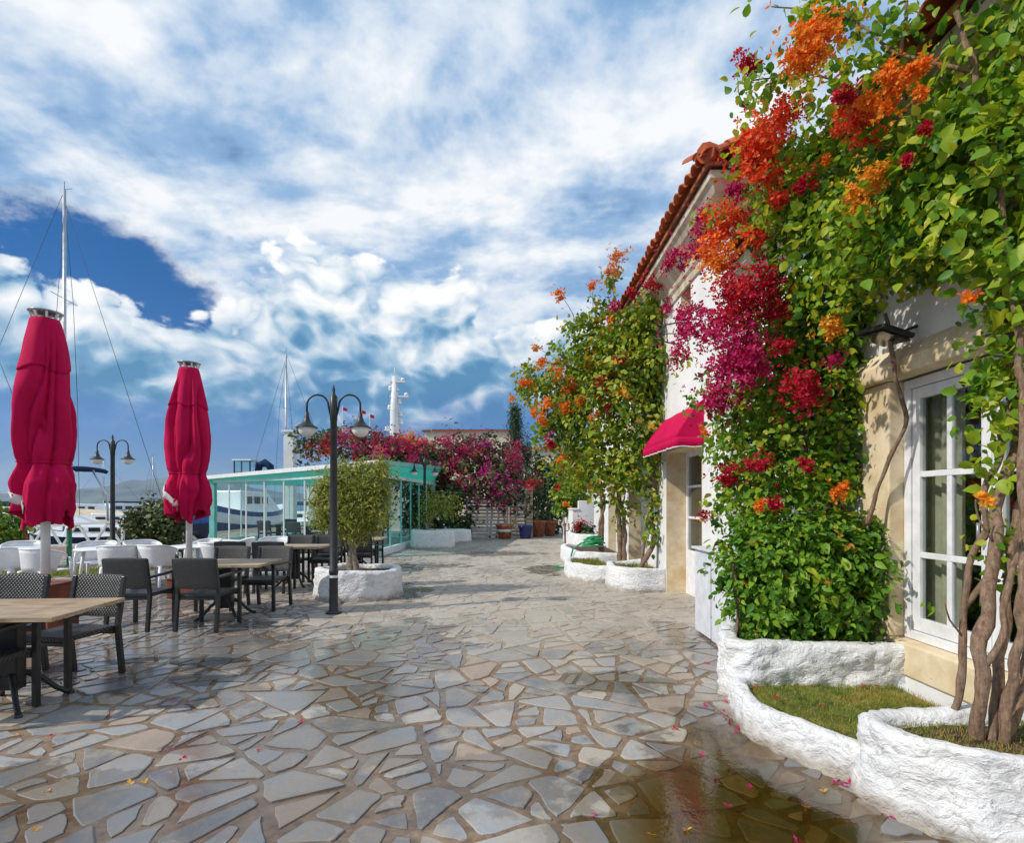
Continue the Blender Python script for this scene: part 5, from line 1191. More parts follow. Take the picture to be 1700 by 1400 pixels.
put(CH0, 'c', -4.55, 4.72, 3, 'dark wicker armchair beside the brown box, back to the sea')
put(CH0, 'c', -3.86, 3.88, 183, 'dark wicker armchair pulled half under the table by the brown box')
put(TB0, 't', -3.86, 7.32, 2, 'plank table with two wicker chairs turned from the lane, by the wet paving')
put(CH0, 'c', -4.62, 6.78, 180, 'dark wicker armchair at the table by the wet paving, standing clear of its end')
put(CH0, 'c', -3.78, 6.78, 178, 'dark wicker armchair tucked at the corner of the table by the wet paving')
put(CH0, 'c', -4.25, 7.95, 0, 'dark wicker armchair across the table by the wet paving, beside the shrub-side parasol')
put(CH0, 'c', -3.62, 7.95, -4, 'dark wicker armchair across the table by the wet paving, on the olive planter side')
put(TB0, 't', -4.05, 10.1, 0, 'plank table between the wet paving and the olive planter')
put(CH0, 'c', -4.80, 9.55, 178, 'dark wicker armchair at the table before the olive planter on the parasol side')
put(CH0, 'c', -4.15, 9.5, 182, 'dark wicker armchair before the olive planter, its back to the wet paving')
put(CH0, 'c', -4.3, 10.75, 0, 'dark wicker armchair at the table before the olive planter facing the lane')
put(CH0, 'c', -3.7, 10.75, 3, 'dark wicker armchair before the olive planter, closest to the pavilion')
put(TB0, 't', -3.5, 12.3, 0, 'plank table behind the olive tree next to the pavilion')
put(CH0, 'c', -3.95, 11.75, 180, 'dark wicker armchair behind the olive tree, back to the terrace')
put(CH0, 'c', -3.25, 11.75, 184, 'dark wicker armchair directly behind the round olive planter')
put(CH0, 'c', -3.4, 12.95, 0, 'dark wicker armchair behind the olive tree with its back to the pavilion')
put(CH0, 'c', -4.05, 12.95, 4, 'dark wicker armchair by the pavilion front, facing the olive tree')

def plastic_chair():
    o = thing('plastic_armchair', 'white plastic armchair', 'chair', group='white plastic armchairs on the terrace')
    P = []
    for i in range(25):
        a = R(-62 + 304 * i / 24 - 90 + 0)                # opening towards -Y
        a = R(-90 + 38 + (360 - 76) * i / 24)
        u = abs(i - 12) / 12.0
        zt = .80 - .155 * max(0, (u - .30) / .70) ** 1.3
        if u > .86: zt = .64
        rx, ry = .285, .265; row = []
        zb = .43 if u < .62 else .43 + (zt - .035 - .43) * min(1, (u - .62) / .06)
        for j in range(6):
            z = zb + (zt - zb) * j / 5; k = 1 + .13 * (z - .43) / .4
            row.append((math.cos(a) * rx * k, math.sin(a) * ry * k + .02, z))
        P.append(row)
    m = MB(); m.grid(P); m.build('back_shell', MT['white_plastic'], o, solid=.014, local=True)
    rim = [P[i][-1] for i in range(25)]; m = MB(); m.tube(rim, .016, 6); m.build('rim', MT['white_plastic'], o, local=True)
    m = MB(); m.grid([[(x * (1 - .06 * (y > .1)), y, .43 - .02 * math.exp(-((x / .15) ** 2 + (y / .15) ** 2))) for y in np.linspace(-.24, .25, 8)] for x in np.linspace(-.25, .25, 8)]); m.build('seat', MT['white_plastic'], o, solid=.018, local=True)
    for sx in (-1, 1):
        m = MB(); m.tube([(sx * .27, -.30, 0), (sx * .25, -.225, .40), (sx * .262, -.215, .50), (sx * .245, -.205, .64)], [.02, .026, .022, .02], 8); m.build('leg', MT['white_plastic'], o, local=True)
        m = MB(); m.tube([(sx * .24, .31, 0), (sx * .21, .235, .43)], [.02, .028], 8); m.build('leg', MT['white_plastic'], o, local=True)
    return o
PC0 = plastic_chair()
for i, (x, y, a, lb) in enumerate([(-8.6, 9.2, 190, 'white plastic armchair by the yellow-green shrub'), (-7.75, 9.0, 170, 'white plastic armchair right behind the boxed parasol pole'), (-6.95, 9.6, 205, 'white plastic armchair between the parasol pole and the lamp post'),
        (-7.9, 10.3, 20, 'white plastic armchair facing the terrace before the truss railing'), (-7.2, 10.6, 60, 'white plastic armchair turned sideways at the foot of the quayside lamp'), (-6.35, 9.75, 175, 'white plastic armchair standing alone behind the wicker table by the wet paving'), (-6.2, 10.9, -25, 'white plastic armchair in front of the rounded shrub'),
        (-5.6, 10.3, 150, 'white plastic armchair touching the shrub-side parasol pole'), (-5.75, 11.4, -70, 'white plastic armchair behind the shrub-side parasol, turned to the pavilion'), (-5.1, 11.6, 10, 'white plastic armchair beside the pavilion corner'), (-9.3, 10.3, 30, 'white plastic armchair beside the red post')]):
    put(PC0, 'w', x, y, a, lb)
def plastic_table(x, y, label):
    o = thing('plastic_table', label, 'table', (x, y, 0), group='white plastic tables on the terrace')
    m = MB(); m.lathe([(0, .73), (.44, .73), (.455, .72), (.455, .70), (.43, .695), (0, .70)], (x, y, 0), 28); m.build('top', MT['white_plastic'], o)
    for k in range(4):
        a = R(45 + 90 * k); m = MB(); m.tube([(x + math.cos(a) * .38, y + math.sin(a) * .38, 0), (x + math.cos(a) * .3, y + math.sin(a) * .3, .70)], [.02, .03], 8); m.build('leg', MT['white_plastic'], o)
plastic_table(-7.4, 9.85, 'round white plastic table between the boxed parasol and quayside lamp'); plastic_table(-6.1, 10.35, 'round white plastic table beside the shrub-side parasol'); plastic_table(-9.0, 9.75, 'round white plastic table by the yellow-green shrub')

# ---- parasols
def parasol(x, y, label, pole_label_box=True, rot=0.0, seed=0):
    o = thing('parasol', label, 'parasol', (x, y, 0), group='closed crimson parasols')
    prof = [(3.80, .13), (3.74, .155), (3.45, .23), (3.16, .295), (2.9, .345), (2.69, .365), (2.45, .36), (2.25, .345), (2.1, .31), (2.03, .275), (1.97, .285), (1.9, .32), (1.78, .35), (1.6, .345), (1.45, .33), (1.22, .325)]
    def Rz(z):
        for (za, ra), (zb, rb) in zip(prof, prof[1:]):
            if zb <= z <= za: u = (za - z) / (za - zb); u = u * u * (3 - 2 * u) if False else u; return ra + (rb - ra) * u
        return prof[-1][1]
    def surf(th, z, extra=0.0):
        r = Rz(z) * 0.89; up = max(0.0, min(1, (3.74 - z) / .6)); skirt = max(0.0, min(1, (2.03 - z) / .25)); tie = math.exp(-((z - 2.03) / .09) ** 2)
        tw = th + 0.30 * (3.7 - z) + seed
        n1 = mnoise.noise(Vector((math.cos(th) * 1.3, math.sin(th) * 1.3, z * .8 + seed * 5)))
        pl = (abs(math.sin(2.0 * tw + n1 * 1.5)) ** .42 - .93) * .62 + (abs(math.sin(3.5 * tw + 1.3 + n1 * 2.2)) ** .45 - .93) * .42 + (abs(math.sin(6.5 * tw + n1 * 3.0)) ** .7 - .85) * .10
        cr = mnoise.noise(Vector((math.cos(th) * 2.6, math.sin(th) * 2.6, z * 3.4 + seed))) * (.05 + .10 * skirt) + (.5 - abs(mnoise.noise(Vector((math.cos(th) * 4, math.sin(th) * 4, z * 2.2 + seed * 3))))) * .26 * skirt - .05 * skirt
        pin = math.sin(11 * th + seed) * .05 * tie + math.sin(19 * th) * .02 * math.exp(-((z - 2.03) / .3) ** 2)
        rr = r * (1 + pl * up + cr + pin) + extra
        return Vector((x + math.cos(th + rot) * rr, y + math.sin(th + rot) * rr, z))
    NT, NZ = 108, 76
    def grid_(z0, z1, hem=None, extra=0.0, nz_=NZ):
        rows = []
        for i in range(NT):
            th = 2 * math.pi * i / NT; lo = z1 + (hem(th) if hem else 0)
            rows.append([surf(th, z0 + (lo - z0) * (j / nz_), extra) for j in range(nz_ + 1)])
        return rows
    hem = lambda th: .07 * math.sin(3 * th + seed * 2) + .06 * math.sin(5 * th + seed) + .03 * mnoise.noise(Vector((math.cos(th) * 3, math.sin(th) * 3, seed)))
    m = MB(); m.grid(grid_(3.76, 1.33, hem), closed_u=True); cn = m.build('canopy', MT['parasol_fabric'], o, solid=.006)
    m = MB(); m.grid(grid_(3.78, 3.14, lambda th: .035 * math.sin(4 * th + 1), .014, 20), closed_u=True); m.build('vent_cap', MT['parasol_fabric'], o, solid=.005)
    m = MB(); m.tube([surf(2 * math.pi * i / 60, 2.03, .008) for i in range(61)], .012, 6); m.build('tie_strap', MT['parasol_fabric'], o)
    # white lettered hem band, turned outwards on one side
    rows = []
    for k in range(15):
        u = k / 14; th = R(200 + 70 * u) - rot; z = 1.86 - .40 * u
        rows.append([surf(th, z + .05, .022), surf(th - .12, z - .04, .026)])
    m = MB(); m.grid(rows); m.build('hem_band', MT['white_fabric'], cn, solid=.008)
    m = MB(); m.tube([(x, y, .02), (x, y, 2.0), (x, y, 3.80)], .048, 16); m.build('pole', MT['white_metal'], o)
    m = MB(); m.lathe([(0, .0), (.05, 0), (.165, .022), (.175, .035), (.06, .045), (0, .05)], (x, y, 3.835), 20); m.build('top_plate', MT['grey_metal'], o)
    for k in range(8):
        a = 2 * math.pi * k / 8; m = MB(); m.bar((x + math.cos(a) * .12, y + math.sin(a) * .12, 3.77), (x + math.cos(a) * .15, y + math.sin(a) * .15, 3.85), .022, .022); m.build('rib_joint', MT['white_metal'], o)
    m = MB(); m.lathe([(.05, .0), (.09, .0), (.09, .05), (.055, .07), (.052, .3), (.05, .3)], (x, y, .02), 16); m.build('pole_sleeve', MT['white_metal'], o)
    return o
def parasol_box(o, w, h):
    x, y = o.location.x, o.location.y; m = MB()
    m.box(x - w / 2, x + w / 2, y - w / 2, y + w / 2, 0, h); m.build('base_box', MT['brown_box'], o, bevel=.008)
    m = MB(); m.box(x - w / 2 - .012, x + w / 2 + .012, y - w / 2 - .012, y + w / 2 + .012, h, h + .02); m.build('box_lid', MT['brown_box'], o, bevel=.005)
parasol_box(parasol(-5.68, 6.6, 'closed crimson parasol in a tall red-brown base box', rot=.3, seed=1), .46, .56)
parasol_box(parasol(-5.36, 9.0, 'closed crimson parasol beside the rounded shrub and glass pavilion', rot=1.1, seed=2.4), .46, .30)

# ---- lamp posts
def lamp_post(x, y, label, rz=0.0, hgt=3.2):
    o = thing('street_lamp', label, 'street lamp', (x, y, 0), R(rz), group='black twin-arm street lamps')
    m = MB(); m.lathe([(0, 0), (.11, 0), (.11, .018), (.075, .03), (.062, .05), (.058, .55), (.064, .56), (.064, .60), (.056, .61), (.045, hgt - .5), (.052, hgt - .49), (.052, hgt - .16), (.03, hgt - .14), (.02, hgt - .10), (.022, hgt - .06), (.006, hgt)], n=16); m.build('pole', MT['black_metal'], o, local=True)
    m = MB(); m.lathe([(.0605, .50), (.0615, .505), (.0615, .53), (.0605, .535)], n=16); m.build('reflective_band', MT['white_metal'], o, local=True)
    for sx in (-1, 1):
        pts = [(sx * .045, 0, hgt - .42)]
        for k in range(13):
            a = R(180 - 15 * k); pts.append((sx * (.225 + .15 * math.cos(a)), 0, hgt - .285 + .15 * math.sin(a)))
        pts.append((sx * .375, 0, hgt - .40)); m = MB(); m.tube(pts, .014, 8); m.build('arm', MT['black_metal'], o, local=True)
        c = (sx * .375, 0, hgt - .62)
        m = MB(); m.lathe([(.016, .24), (.028, .23), (.032, .17), (.06, .10), (.10, .055), (.145, .03), (.15, .018), (.13, .018), (.05, .09), (.02, .15)], c, 20); m.build('lamp_shade', MT['black_metal'], o, local=True)
        m = MB(); m.lathe([(.117, .03), (.118, 0), (.105, -.05), (.075, -.085), (.035, -.105), (0, -.11)], c, 20); m.build('globe', MT['globe'], o, local=True)
lamp_post(-2.50, 7.6, 'black twin-arm street lamp in front of the olive planter'); lamp_post(-9.65, 13.1, 'black twin-arm street lamp by the truss railing at the quay', 0); lamp_post(-3.02, 18.75, 'black twin-arm street lamp at the pavilion side wall', 30)

# ================================================================== PAVILION
def pavilion():
    A, Bp, C, D = Vector((-3.85, 15.5, 0)), Vector((-11.3, 20.5, 0)), Vector((-9.0, 26.5, 0)), Vector((-3.35, 23.0, 0))
    o = thing('glass_pavilion', 'teal framed glass restaurant pavilion behind the tables', 'pavilion', (-7, 20.5, 0))
    hgt = 2.30
    def side(P, Q, n, mull='white_metal', post=True):
        d = (Q - P); 
        m = MB(); m.bar(P + Vector((0, 0, .10)), Q + Vector((0, 0, .10)), .12, .20); m.build('base_wall', MT['white_paint'], o)
        m = MB(); m.bar(P + Vector((0, 0, hgt + .05)), Q + Vector((0, 0, hgt + .05)), .11, .10); m.build('header', MT['pale_teal'], o)
        for i in range(1, n): 
            q = P + d * (i / n); m = MB(); m.bar(q + Vector((0, 0, .2)), q + Vector((0, 0, hgt)), .045, .045); m.build('mullion', MT[mull], o)
        for i in range(n):
            a = P + d * ((i + .02) / n); b = P + d * ((i + .98) / n); m = MB(); m.add([a + Vector((0, 0, .2)), b + Vector((0, 0, .2)), b + Vector((0, 0, hgt)), a + Vector((0, 0, hgt))], [(0, 1, 2, 3)]); m.build('pane', MT['teal_glass'], o)
    side(A, Bp, 8); side(A, D, 6, 'teal_metal'); side(Bp, C, 5); side(D, C, 5, 'white_metal')
    for q in (A, Bp, C, D):
        m = MB(); m.bar(q, q + Vector((0, 0, hgt + .1)), .20, .20); m.build('post', MT['teal_metal'], o, bevel=.01)
    m = MB(); m.bar(A + Vector((-.15, -.15, 0)), A + Vector((-.15, -.15, .9)), .2, .2); m.build('corner_panel', MT['white_paint'], o)
    # roof: sloping teal sheet with white fascia
    ov = .35; c = (A + Bp + C + D) / 4
    up = [q + (q - c).normalized() * ov for q in (A, Bp, C, D)]
    zt = [2.72, 2.52, 2.95, 3.05]
    m = MB(); vs = [u + Vector((0, 0, z)) for u, z in zip(up, zt)]; m.add(vs, [(0, 1, 2, 3)]); m.build('roof', MT['roof_sheet'], o)
    for i in range(4):
        a, b = vs[i], vs[(i + 1) % 4]; m = MB(); m.bar(a + Vector((0, 0, -.03)), b + Vector((0, 0, -.03)), .07, .13); m.build('fascia', MT['white_metal'] if i == 0 else MT['teal_metal'], o)
        p, q = (A, Bp, C, D)[i], (A, Bp, C, D)[(i + 1) % 4]; m = MB(); m.add([p + Vector((0, 0, hgt + .1)), q + Vector((0, 0, hgt + .1)), b + Vector((0, 0, -.1)), a + Vector((0, 0, -.1))], [(0, 1, 2, 3)]); m.build('soffit_panel', MT['roof_sheet'], o)
    for k in (.3, .6):
        m = MB(); p = A.lerp(Bp, k) + Vector((0, 0, hgt + .12)); q = D.lerp(C, k) + Vector((0, 0, hgt + .5)); m.bar(p, q, .08, .12); m.build('rafter', MT['teal_metal'], o)
    # furniture seen through the glass
    for i, (x, y) in enumerate(((-5.6, 18.4), (-7.4, 19.6), (-9.0, 20.9), (-5.2, 20.6), (-6.6, 21.8))):
        put(TB0, 't', x, y, 35 * i, ['plank table inside the pavilion near its corner', 'plank table inside the pavilion behind the middle panes', 'plank table inside the pavilion near its seaward post', 'plank table inside the pavilion along the lane side', 'plank table deep inside the pavilion'][i])
        put(CH0, 'c', x - .1, y - .62, 170, ['dark wicker armchair inside the pavilion near its corner', 'dark wicker armchair behind the middle panes of the pavilion', 'dark wicker armchair near the seaward post inside the pavilion', 'dark wicker armchair along the lane side inside the pavilion', 'dark wicker armchair deep inside the pavilion, back to the glass'][i])
        put(CH0, 'c', x + .1, y + .62, 8, ['dark wicker armchair facing the terrace near the pavilion corner', 'dark wicker armchair facing the middle panes of the pavilion', 'dark wicker armchair facing the seaward post in the pavilion', 'dark wicker armchair facing out on the lane side of the pavilion', 'dark wicker armchair deep inside the pavilion, facing the glass'][i])
pavilion()
def roof_unit():
    p = W(408, 768, 21.0); o = thing('rooftop_lantern', 'small square glazed lantern standing on the pavilion roof', 'lantern', (p.x, p.y, 2.55))
    x, y = p.x, p.y; m = MB(); m.box(x - .32, x + .32, y - .3, y + .3, 2.56, 2.72); m.build('base', MT['black_metal'], o)
    for sx in (-1, 1):
        for sy in (-1, 1): m = MB(); m.box(x + sx * .3 - .02, x + sx * .3 + .02, y + sy * .28 - .02, y + sy * .28 + .02, 2.72, 3.16); m.build('post', MT['black_metal'], o)
    m = MB(); m.box(x - .36, x + .36, y - .34, y + .34, 3.16, 3.22); m.build('cap', MT['white_metal'], o)
    m = MB(); m.box(x - .27, x + .27, y - .25, y + .25, 2.72, 3.16); m.build('pane', MT['teal_glass'], o)
    m = MB(); m.tube([(x + .45, y, 2.57), (x + .52, y, 3.0), (x + .75, y, 3.1), (x + .95, y, 2.95), (x + 1.0, y, 2.57)], [.12, .15, .16, .14, .1], 8); q = m.build('rolled_cover', MT['navy_canvas']); tag(q, 'dark rolled canvas cover lying on the pavilion roof', 'cover')
roof_unit()

# ================================================================== LANE END
def gate():
    g = thing('slatted_gate', 'white gate of horizontal slats at the end of the lane', 'gate', (-1.0, 24.0, 0))
    for i in range(11): m = MB(); m.box(-2.05, -.14, 23.98, 24.02, .08 + i * .155, .205 + i * .155); m.build('slat', MT['white_timber'], g)
    for x in (-2.0, -1.1, -.2): m = MB(); m.box(x - .04, x + .04, 24.022, 24.08, 0, 1.78); m.build('post', MT['white_timber'], g)
    g = thing('slatted_fence', 'taller slatted fence coloured as if sunlit, behind the flower pots', 'fence', (.4, 24.0, 0))
    for i in range(14): m = MB(); m.box(-.10, .92, 23.97, 24.01, .06 + i * .155, .185 + i * .155); m.build('slat', MT['sunlit_timber'], g)
    for x in (-.07, .86): m = MB(); m.box(x - .05, x + .05, 24.012, 24.08, 0, 2.25); m.build('post', MT['sunlit_timber'], g)
gate()
def pot(x, y, label, mat, r=.3, h=.55, band=False, plant=None, seed=0):
    o = thing('flower_pot', label, 'flower pot', (x, y, 0))
    m = MB(); m.lathe([(0, 0), (r * .68, 0), (r * .9, h * .8), (r * .93, h * .82), (r * 1.05, h * .84), (r * 1.05, h), (r * .93, h), (r * .88, h * .9), (0, h * .88)], (x, y, 0), 20); m.build('pot', MT[mat], o)
    if band: m = MB(); m.lathe([(r * .80, h * .48), (r * .812, h * .48), (r * .87, h * .66), (r * .86, h * .66)], (x, y, 0), 20); m.build('band', MT['white_paint'], o)
    if plant:
        stems(o, [([Vector((x, y, h * .8)), Vector((x + dx, y, h + .8)), Vector((x + dx * 2, y, h + 1.3))], .015, .006) for dx in (-.08, .02, .1)], MT['bark'])
        foliage(o, [(Vector((x, y, h + 1.0)), (.28, .28, .6), plant)], .09, MT['dark_leaf'], seed, sprig=.12, name='plant')
pot(-.33, 23.3, 'terracotta pot with a white band before the slatted gate', 'terracotta', .36, .62, True, 160, 31); pot(.58, 23.3, 'blue glazed pot before the taller slatted fence', 'blue_glaze', .32, .58, False, 200, 32)
pot(1.15, 24.6, 'large terracotta pot at the dark opening beyond the fence', 'terracotta', .40, .75, False, 200, 33); pot(1.75, 25.2, 'terracotta pot deeper in the dark opening', 'terracotta', .34, .7, False, 160, 34)
def low_wall():
    o = thing('garden_wall', 'low white stepped garden wall beyond the tall house', 'wall', (2.4, 19.5, 0))
    m = MB(); m.box(2.05, 2.25, 18.4, 21.8, 0, 1.30); m.box(2.25, 3.6, 18.4, 18.6, 0, 1.62); m.build('wall', MT['stucco'], o, bevel=.02)
    m = MB(); m.box(2.02, 2.28, 18.36, 21.84, 1.30, 1.36); m.build('coping', MT['whitewash'], o, bevel=.015)
    b = thing('bollard', 'thin black twin-rail post at the low white garden wall', 'post', (1.86, 17.9 + .4, 0)); m = MB()
    for dx in (-.06, .06): m.tube([(1.86 + dx, 18.3, 0), (1.86 + dx, 18.3, .85)], .02, 8)
    m.tube([(1.80, 18.3, .6), (1.92, 18.3, .6)], .015, 6); m.build('rails', MT['black_metal'], b)
low_wall()
def hose():
    pts = []
    for k in range(70):
        a = k * .55; r = .34 - .002 * k; pts.append((1.95 + r * math.cos(a) * .8, 13.0 + r * math.sin(a), .50 + .02 * math.sin(k) + .0028 * k + .16 * max(0, math.cos(a * .5)) * .5))
    pts += [(1.62, 12.95, .56), (1.46, 13.0, .44), (1.40, 12.98, .2), (1.36, 12.9, .03), (1.2, 12.8, .02), (1.05, 13.0, .02)]
    m = MB(); m.tube(pts, .022, 7); q = m.build('garden_hose', MT['hose']); tag(q, 'coiled green garden hose spilling over the white planter', 'hose')
hose()
# houses beyond
def back_house(name, label, x0, x1, y0, y1, h, rise, wall, wins, seed):
    o = thing(name, label, 'house', ((x0 + x1) / 2, (y0 + y1) / 2, 0))
    m = MB(); m.box(x0, x1, y0, y1, -.06, h); m.build('wall', MT[wall], o)
    ym = (y0 + y1) / 2; e = .3
    m = MB(); m.add([(x0 - e, y0 - e, h), (x1 + e, y0 - e, h), (x1 - rise, ym, h + rise), (x0 + rise, ym, h + rise), (x0 - e, y1 + e, h), (x1 + e, y1 + e, h)], [(0, 1, 2, 3), (0, 3, 4), (1, 5, 2), (4, 3, 2, 5)]); ro = m.build('roof', MT['terracotta'], o, solid=.1)
    st = MB(); L = x1 - x0 - 2 * rise; up = Vector((0, ym - y0 + e, rise))
    if L > 0.4: corrugated(st, (x0 + rise, y0 - e, h + .06), (1, 0, 0), up, L, up.length * .97, .28); q = st.build('roof_tiles', MT['roof_tile'], ro, fix=False); q['kind'] = 'stuff'
    for (a, b, za, zb) in wins:
        f = MB(); f.box(a - .08, b + .08, y0 - .04, y0 - .002, za - .08, zb + .08); fo = f.build('window', MT['white_paint'], o); f = MB(); f.box(a, b, y0 - .05, y0 - .041, za, zb); f.build('pane', MT['dark_glass'], fo)
back_house('tiled_cottage', 'cottage with bright terracotta roof behind the blossoming hedge', -8.4, -4.0, 29.5, 34, 4.15, 1.15, 'stucco', [(-7.5, -6.8, 1.5, 2.8)], 1)
back_house('cream_house', 'long cream house with tiled roof beyond the hedge and cypress', -9.0, 0.2, 56, 66, 9.0, .6, 'cream_wall', [(-7 + 2 * i, -6.2 + 2 * i, 6.4, 7.8) for i in range(4)], 2)
back_house('cream_house', 'cream house showing between the cypresses and the orange vine', 1.2, 9, 48, 56, 6.3, .5, 'cream_wall', [(2.0, 2.8, 4.0, 5.4), (3.6, 4.4, 4.0, 5.4)], 3)
p = W(482, 742, 27)
m = MB(); m.box(p.x - .24, p.x + .24, p.y - .24, p.y + .24, -.05, 5.05); m.box(p.x - .3, p.x + .3, p.y - .3, p.y + .3, 5.05, 5.15); q = m.build('white_pillar', MT['stucco']); tag(q, 'tall square white pillar at the seaward end of the blossoming hedge', 'pillar')

# ================================================================== QUAY AND BOATS
def truss():
    o = thing('truss_railing', 'white gangway railing with zigzag braces at the quay', 'railing', (-11, 14, 0)); Y = 14.0
    x0, x1 = -12.4, -10.05; zb, zt = .42, 1.02
    m = MB(); m.bar((x0, Y, zt - .1), (x1, Y, zt + .05), .06, .06); m.build('top_rail', MT['white_metal'], o); m = MB(); m.bar((x0, Y, zb), (x1, Y, zb + .08), .06, .06); m.build('bottom_rail', MT['white_metal'], o)
    n = 6
    for i in range(n):
        a = x0 + (x1 - x0) * i / n; b = x0 + (x1 - x0) * (i + 1) / n; p_, q_ = ((a, Y, zb), (b, Y, zt)) if i % 2 == 0 else ((a, Y, zt), (b, Y, zb)); m = MB(); m.bar(p_, q_, .045, .045); m.build('brace', MT['white_metal'], o)
    for x in (x0, x1): m = MB(); m.bar((x, Y, -.05), (x, Y, zt), .06, .06); m.build('post', MT['white_metal'], o)
truss()
for nm, px, Y, zt, mt, lb in (('quay_post', 115, 13.2, .95, 'green_paint', 'green painted post before the truss railing'), ('quay_post', 41, 12.9, .95, 'red_paint', 'red painted post by the yellow-green shrub')):
    p = W(px, 835, Y); m = MB(); m.lathe([(0, 0), (.09, 0), (.09, .02), (.055, .03), (.055, zt - .03), (.045, zt), (0, zt)], (p.x, p.y, 0), 14); q = m.build(nm, MT[mt]); tag(q, lb, 'post')
grass_obj = thing('verge_grass', 'yellowish grass along the quay behind the white chairs', 'grass', (-11, 11.8, 0)); grass_in(grass_obj, [(-15.5, 9.8), (-8.4, 11.6), (-8.4, 12.6), (-15, 12.6)], .012, 9000, .09, 40)

def boat(label, x, y, L, beam, fb_, hull, rz, mast=0.0, cabin=1.0, cover=None, stripe=None, furl=True, name='sailboat', cat='boat', seed=0):
    o = thing(name, label, cat, (x, y, -1.3), R(rz), group='boats moored in the marina')
    n = 18; rows = []
    for i in range(n + 1):
        u = i / n; s = (u - .5) * L; b = beam / 2 * (1 - abs(2 * u - .85) ** 2.6 * (.95 if u > .43 else .35)) ; b = max(b, .02)
        sh = fb_ * (1 + .28 * (2 * u - .9) ** 2); r_ = []
        for (ky, kz) in ((0, -.25), (.55, -.2), (.86, .10), (.96, .55), (1.0, 1.0)): r_.append((s + (.5 * (kz) if u > .95 else 0), ky * b, kz * sh))
        rows.append([(a, -b_, c) for a, b_, c in r_[::-1]] + r_[1:])
    m = MB(); m.grid(rows); m.add(rows[0], [tuple(range(9))]); m.build('hull', MT[hull], o, local=True)
    m = MB(); m.grid([[(r_[0][0], r_[0][1], r_[0][2] - .03), (r_[8][0], r_[8][1], r_[8][2] - .03)] for r_ in rows], smooth=False); m.build('deck', MT['boat_white'], o, local=True)
    if stripe: m = MB(); m.grid([[(a, b_ * 1.012, c * k) for k in (.62, .86)] for (a, b_, c) in [r_[8] for r_ in rows]]); m.build('stripe', MT[stripe], o, local=True); m = MB(); m.grid([[(a, b_ * 1.012, c * k) for k in (.62, .86)] for (a, b_, c) in [r_[0] for r_ in rows]]); m.build('stripe', MT[stripe], o, local=True)
    if cabin:
        z0 = fb_; h = cabin; m = MB(); pr = [(-.22 * L, 0), (-.20 * L, h), (.10 * L, h * .92), (.24 * L, .02)]
        vs = [(a, s * beam * (.34 - .06 * (c > .1)), z0 + c - .04) for s in (-1, 1) for a, c in pr]; m.add(vs, [(0, 1, 2, 3), (4, 7, 6, 5), (0, 4, 5, 1), (1, 5, 6, 2), (2, 6, 7, 3)]); co = m.build('cabin', MT['boat_white'], o, local=True, bevel=.05)
        for s in (-1, 1):
            for k in range(3): m = MB(); a = -.17 * L + k * .09 * L; m.obox((a + .035 * L, s * beam * .315, z0 + h * .55), .06 * L, .05, h * .32); m.build('window', MT['dark_glass'], o, local=True)
    if cover:
        m = MB(); m.grid([[(-.48 * L + .5 * L * u, beam * .46 * v, fb_ + .15 + 1.1 * (1 - abs(v)) ** .8 * (1 - .3 * u)) for v in np.linspace(-1, 1, 9)] for u in np.linspace(0, 1, 9)]); m.build('cover', MT[cover], o, local=True)
    if mast:
        m = MB(); m.tube([(.06 * L, 0, fb_ - .05), (.06 * L, 0, mast)], [.11, .08], 10); mo = m.build('mast', MT['alu'], o, local=True)
        for k in (.42, .70): m = MB(); m.bar((.06 * L, -beam * .3, mast * k), (.06 * L, beam * .3, mast * k), .04, .03); m.build('spreader', MT['alu'], mo, local=True)
        m = MB(); m.tube([(.06 * L, 0, mast), (.06 * L, 0, mast + .5)], .015, 5); m.tube([(.06 * L, 0, mast + .05), (.06 * L + .4, 0, mast + .12)], .012, 5); m.build('wind_vane', MT['rope'], mo, local=True)
        m = MB(); m.tube([(.05 * L, 0, fb_ + 1.5), (-.40 * L, 0, fb_ + 1.45)], .16, 8); m.build('boom', MT['navy_canvas'], o, local=True)
        rg = [((.49 * L, 0, fb_ * 1.3), (.06 * L, 0, mast * .97)), ((-.49 * L, 0, fb_), (.06 * L, 0, mast)), ((.04 * L, beam * .47, fb_), (.06 * L, beam * .3, mast * .42)), ((.06 * L, beam * .3, mast * .42), (.06 * L, beam * .2, mast * .7)), ((.06 * L, beam * .2, mast * .7), (.06 * L, 0, mast * .96)), ((.04 * L, -beam * .47, fb_), (.06 * L, -beam * .3, mast * .42)), ((.06 * L, -beam * .3, mast * .42), (.06 * L, 0, mast * .96))]
        for a, b in rg: m = MB(); m.tube([a, b], .014, 5); m.build('stay', MT['rope'], o, local=True)
    return o
boat('white sailing yacht with the tallest mast beyond the boxed parasol', -26.45, 31, 13, 3.8, 1.3, 'boat_white', 8, 20.8, .9, seed=1)
boat('white sailing yacht whose mast rises behind the glass pavilion', -18.6, 46, 12, 3.6, 1.3, 'boat_white', 160, 15.6, .9, seed=2)
boat('dark hulled sailing yacht moored beyond the yellow-green shrub', -31.5, 29, 12, 3.6, 1.2, 'boat_navy', 30, 19, .9)
boat('blue hulled motorboat seen through the pavilion glass', -18.6, 38, 9.5, 3.6, 2.2, 'boat_blue', 80, 0, 1.5, stripe='boat_white', name='motorboat')
boat('motorboat under tan covers behind the quayside street lamp', -24.0, 34.0, 8.5, 3.0, 1.35, 'boat_white', 12, 0, .9, 'boat_cover', name='motorboat')
boat('dark hulled motorboat close behind the truss railing', -16.6, 22.5, 6.5, 2.5, 1.5, 'boat_navy', 14, 0, .5, name='motorboat')
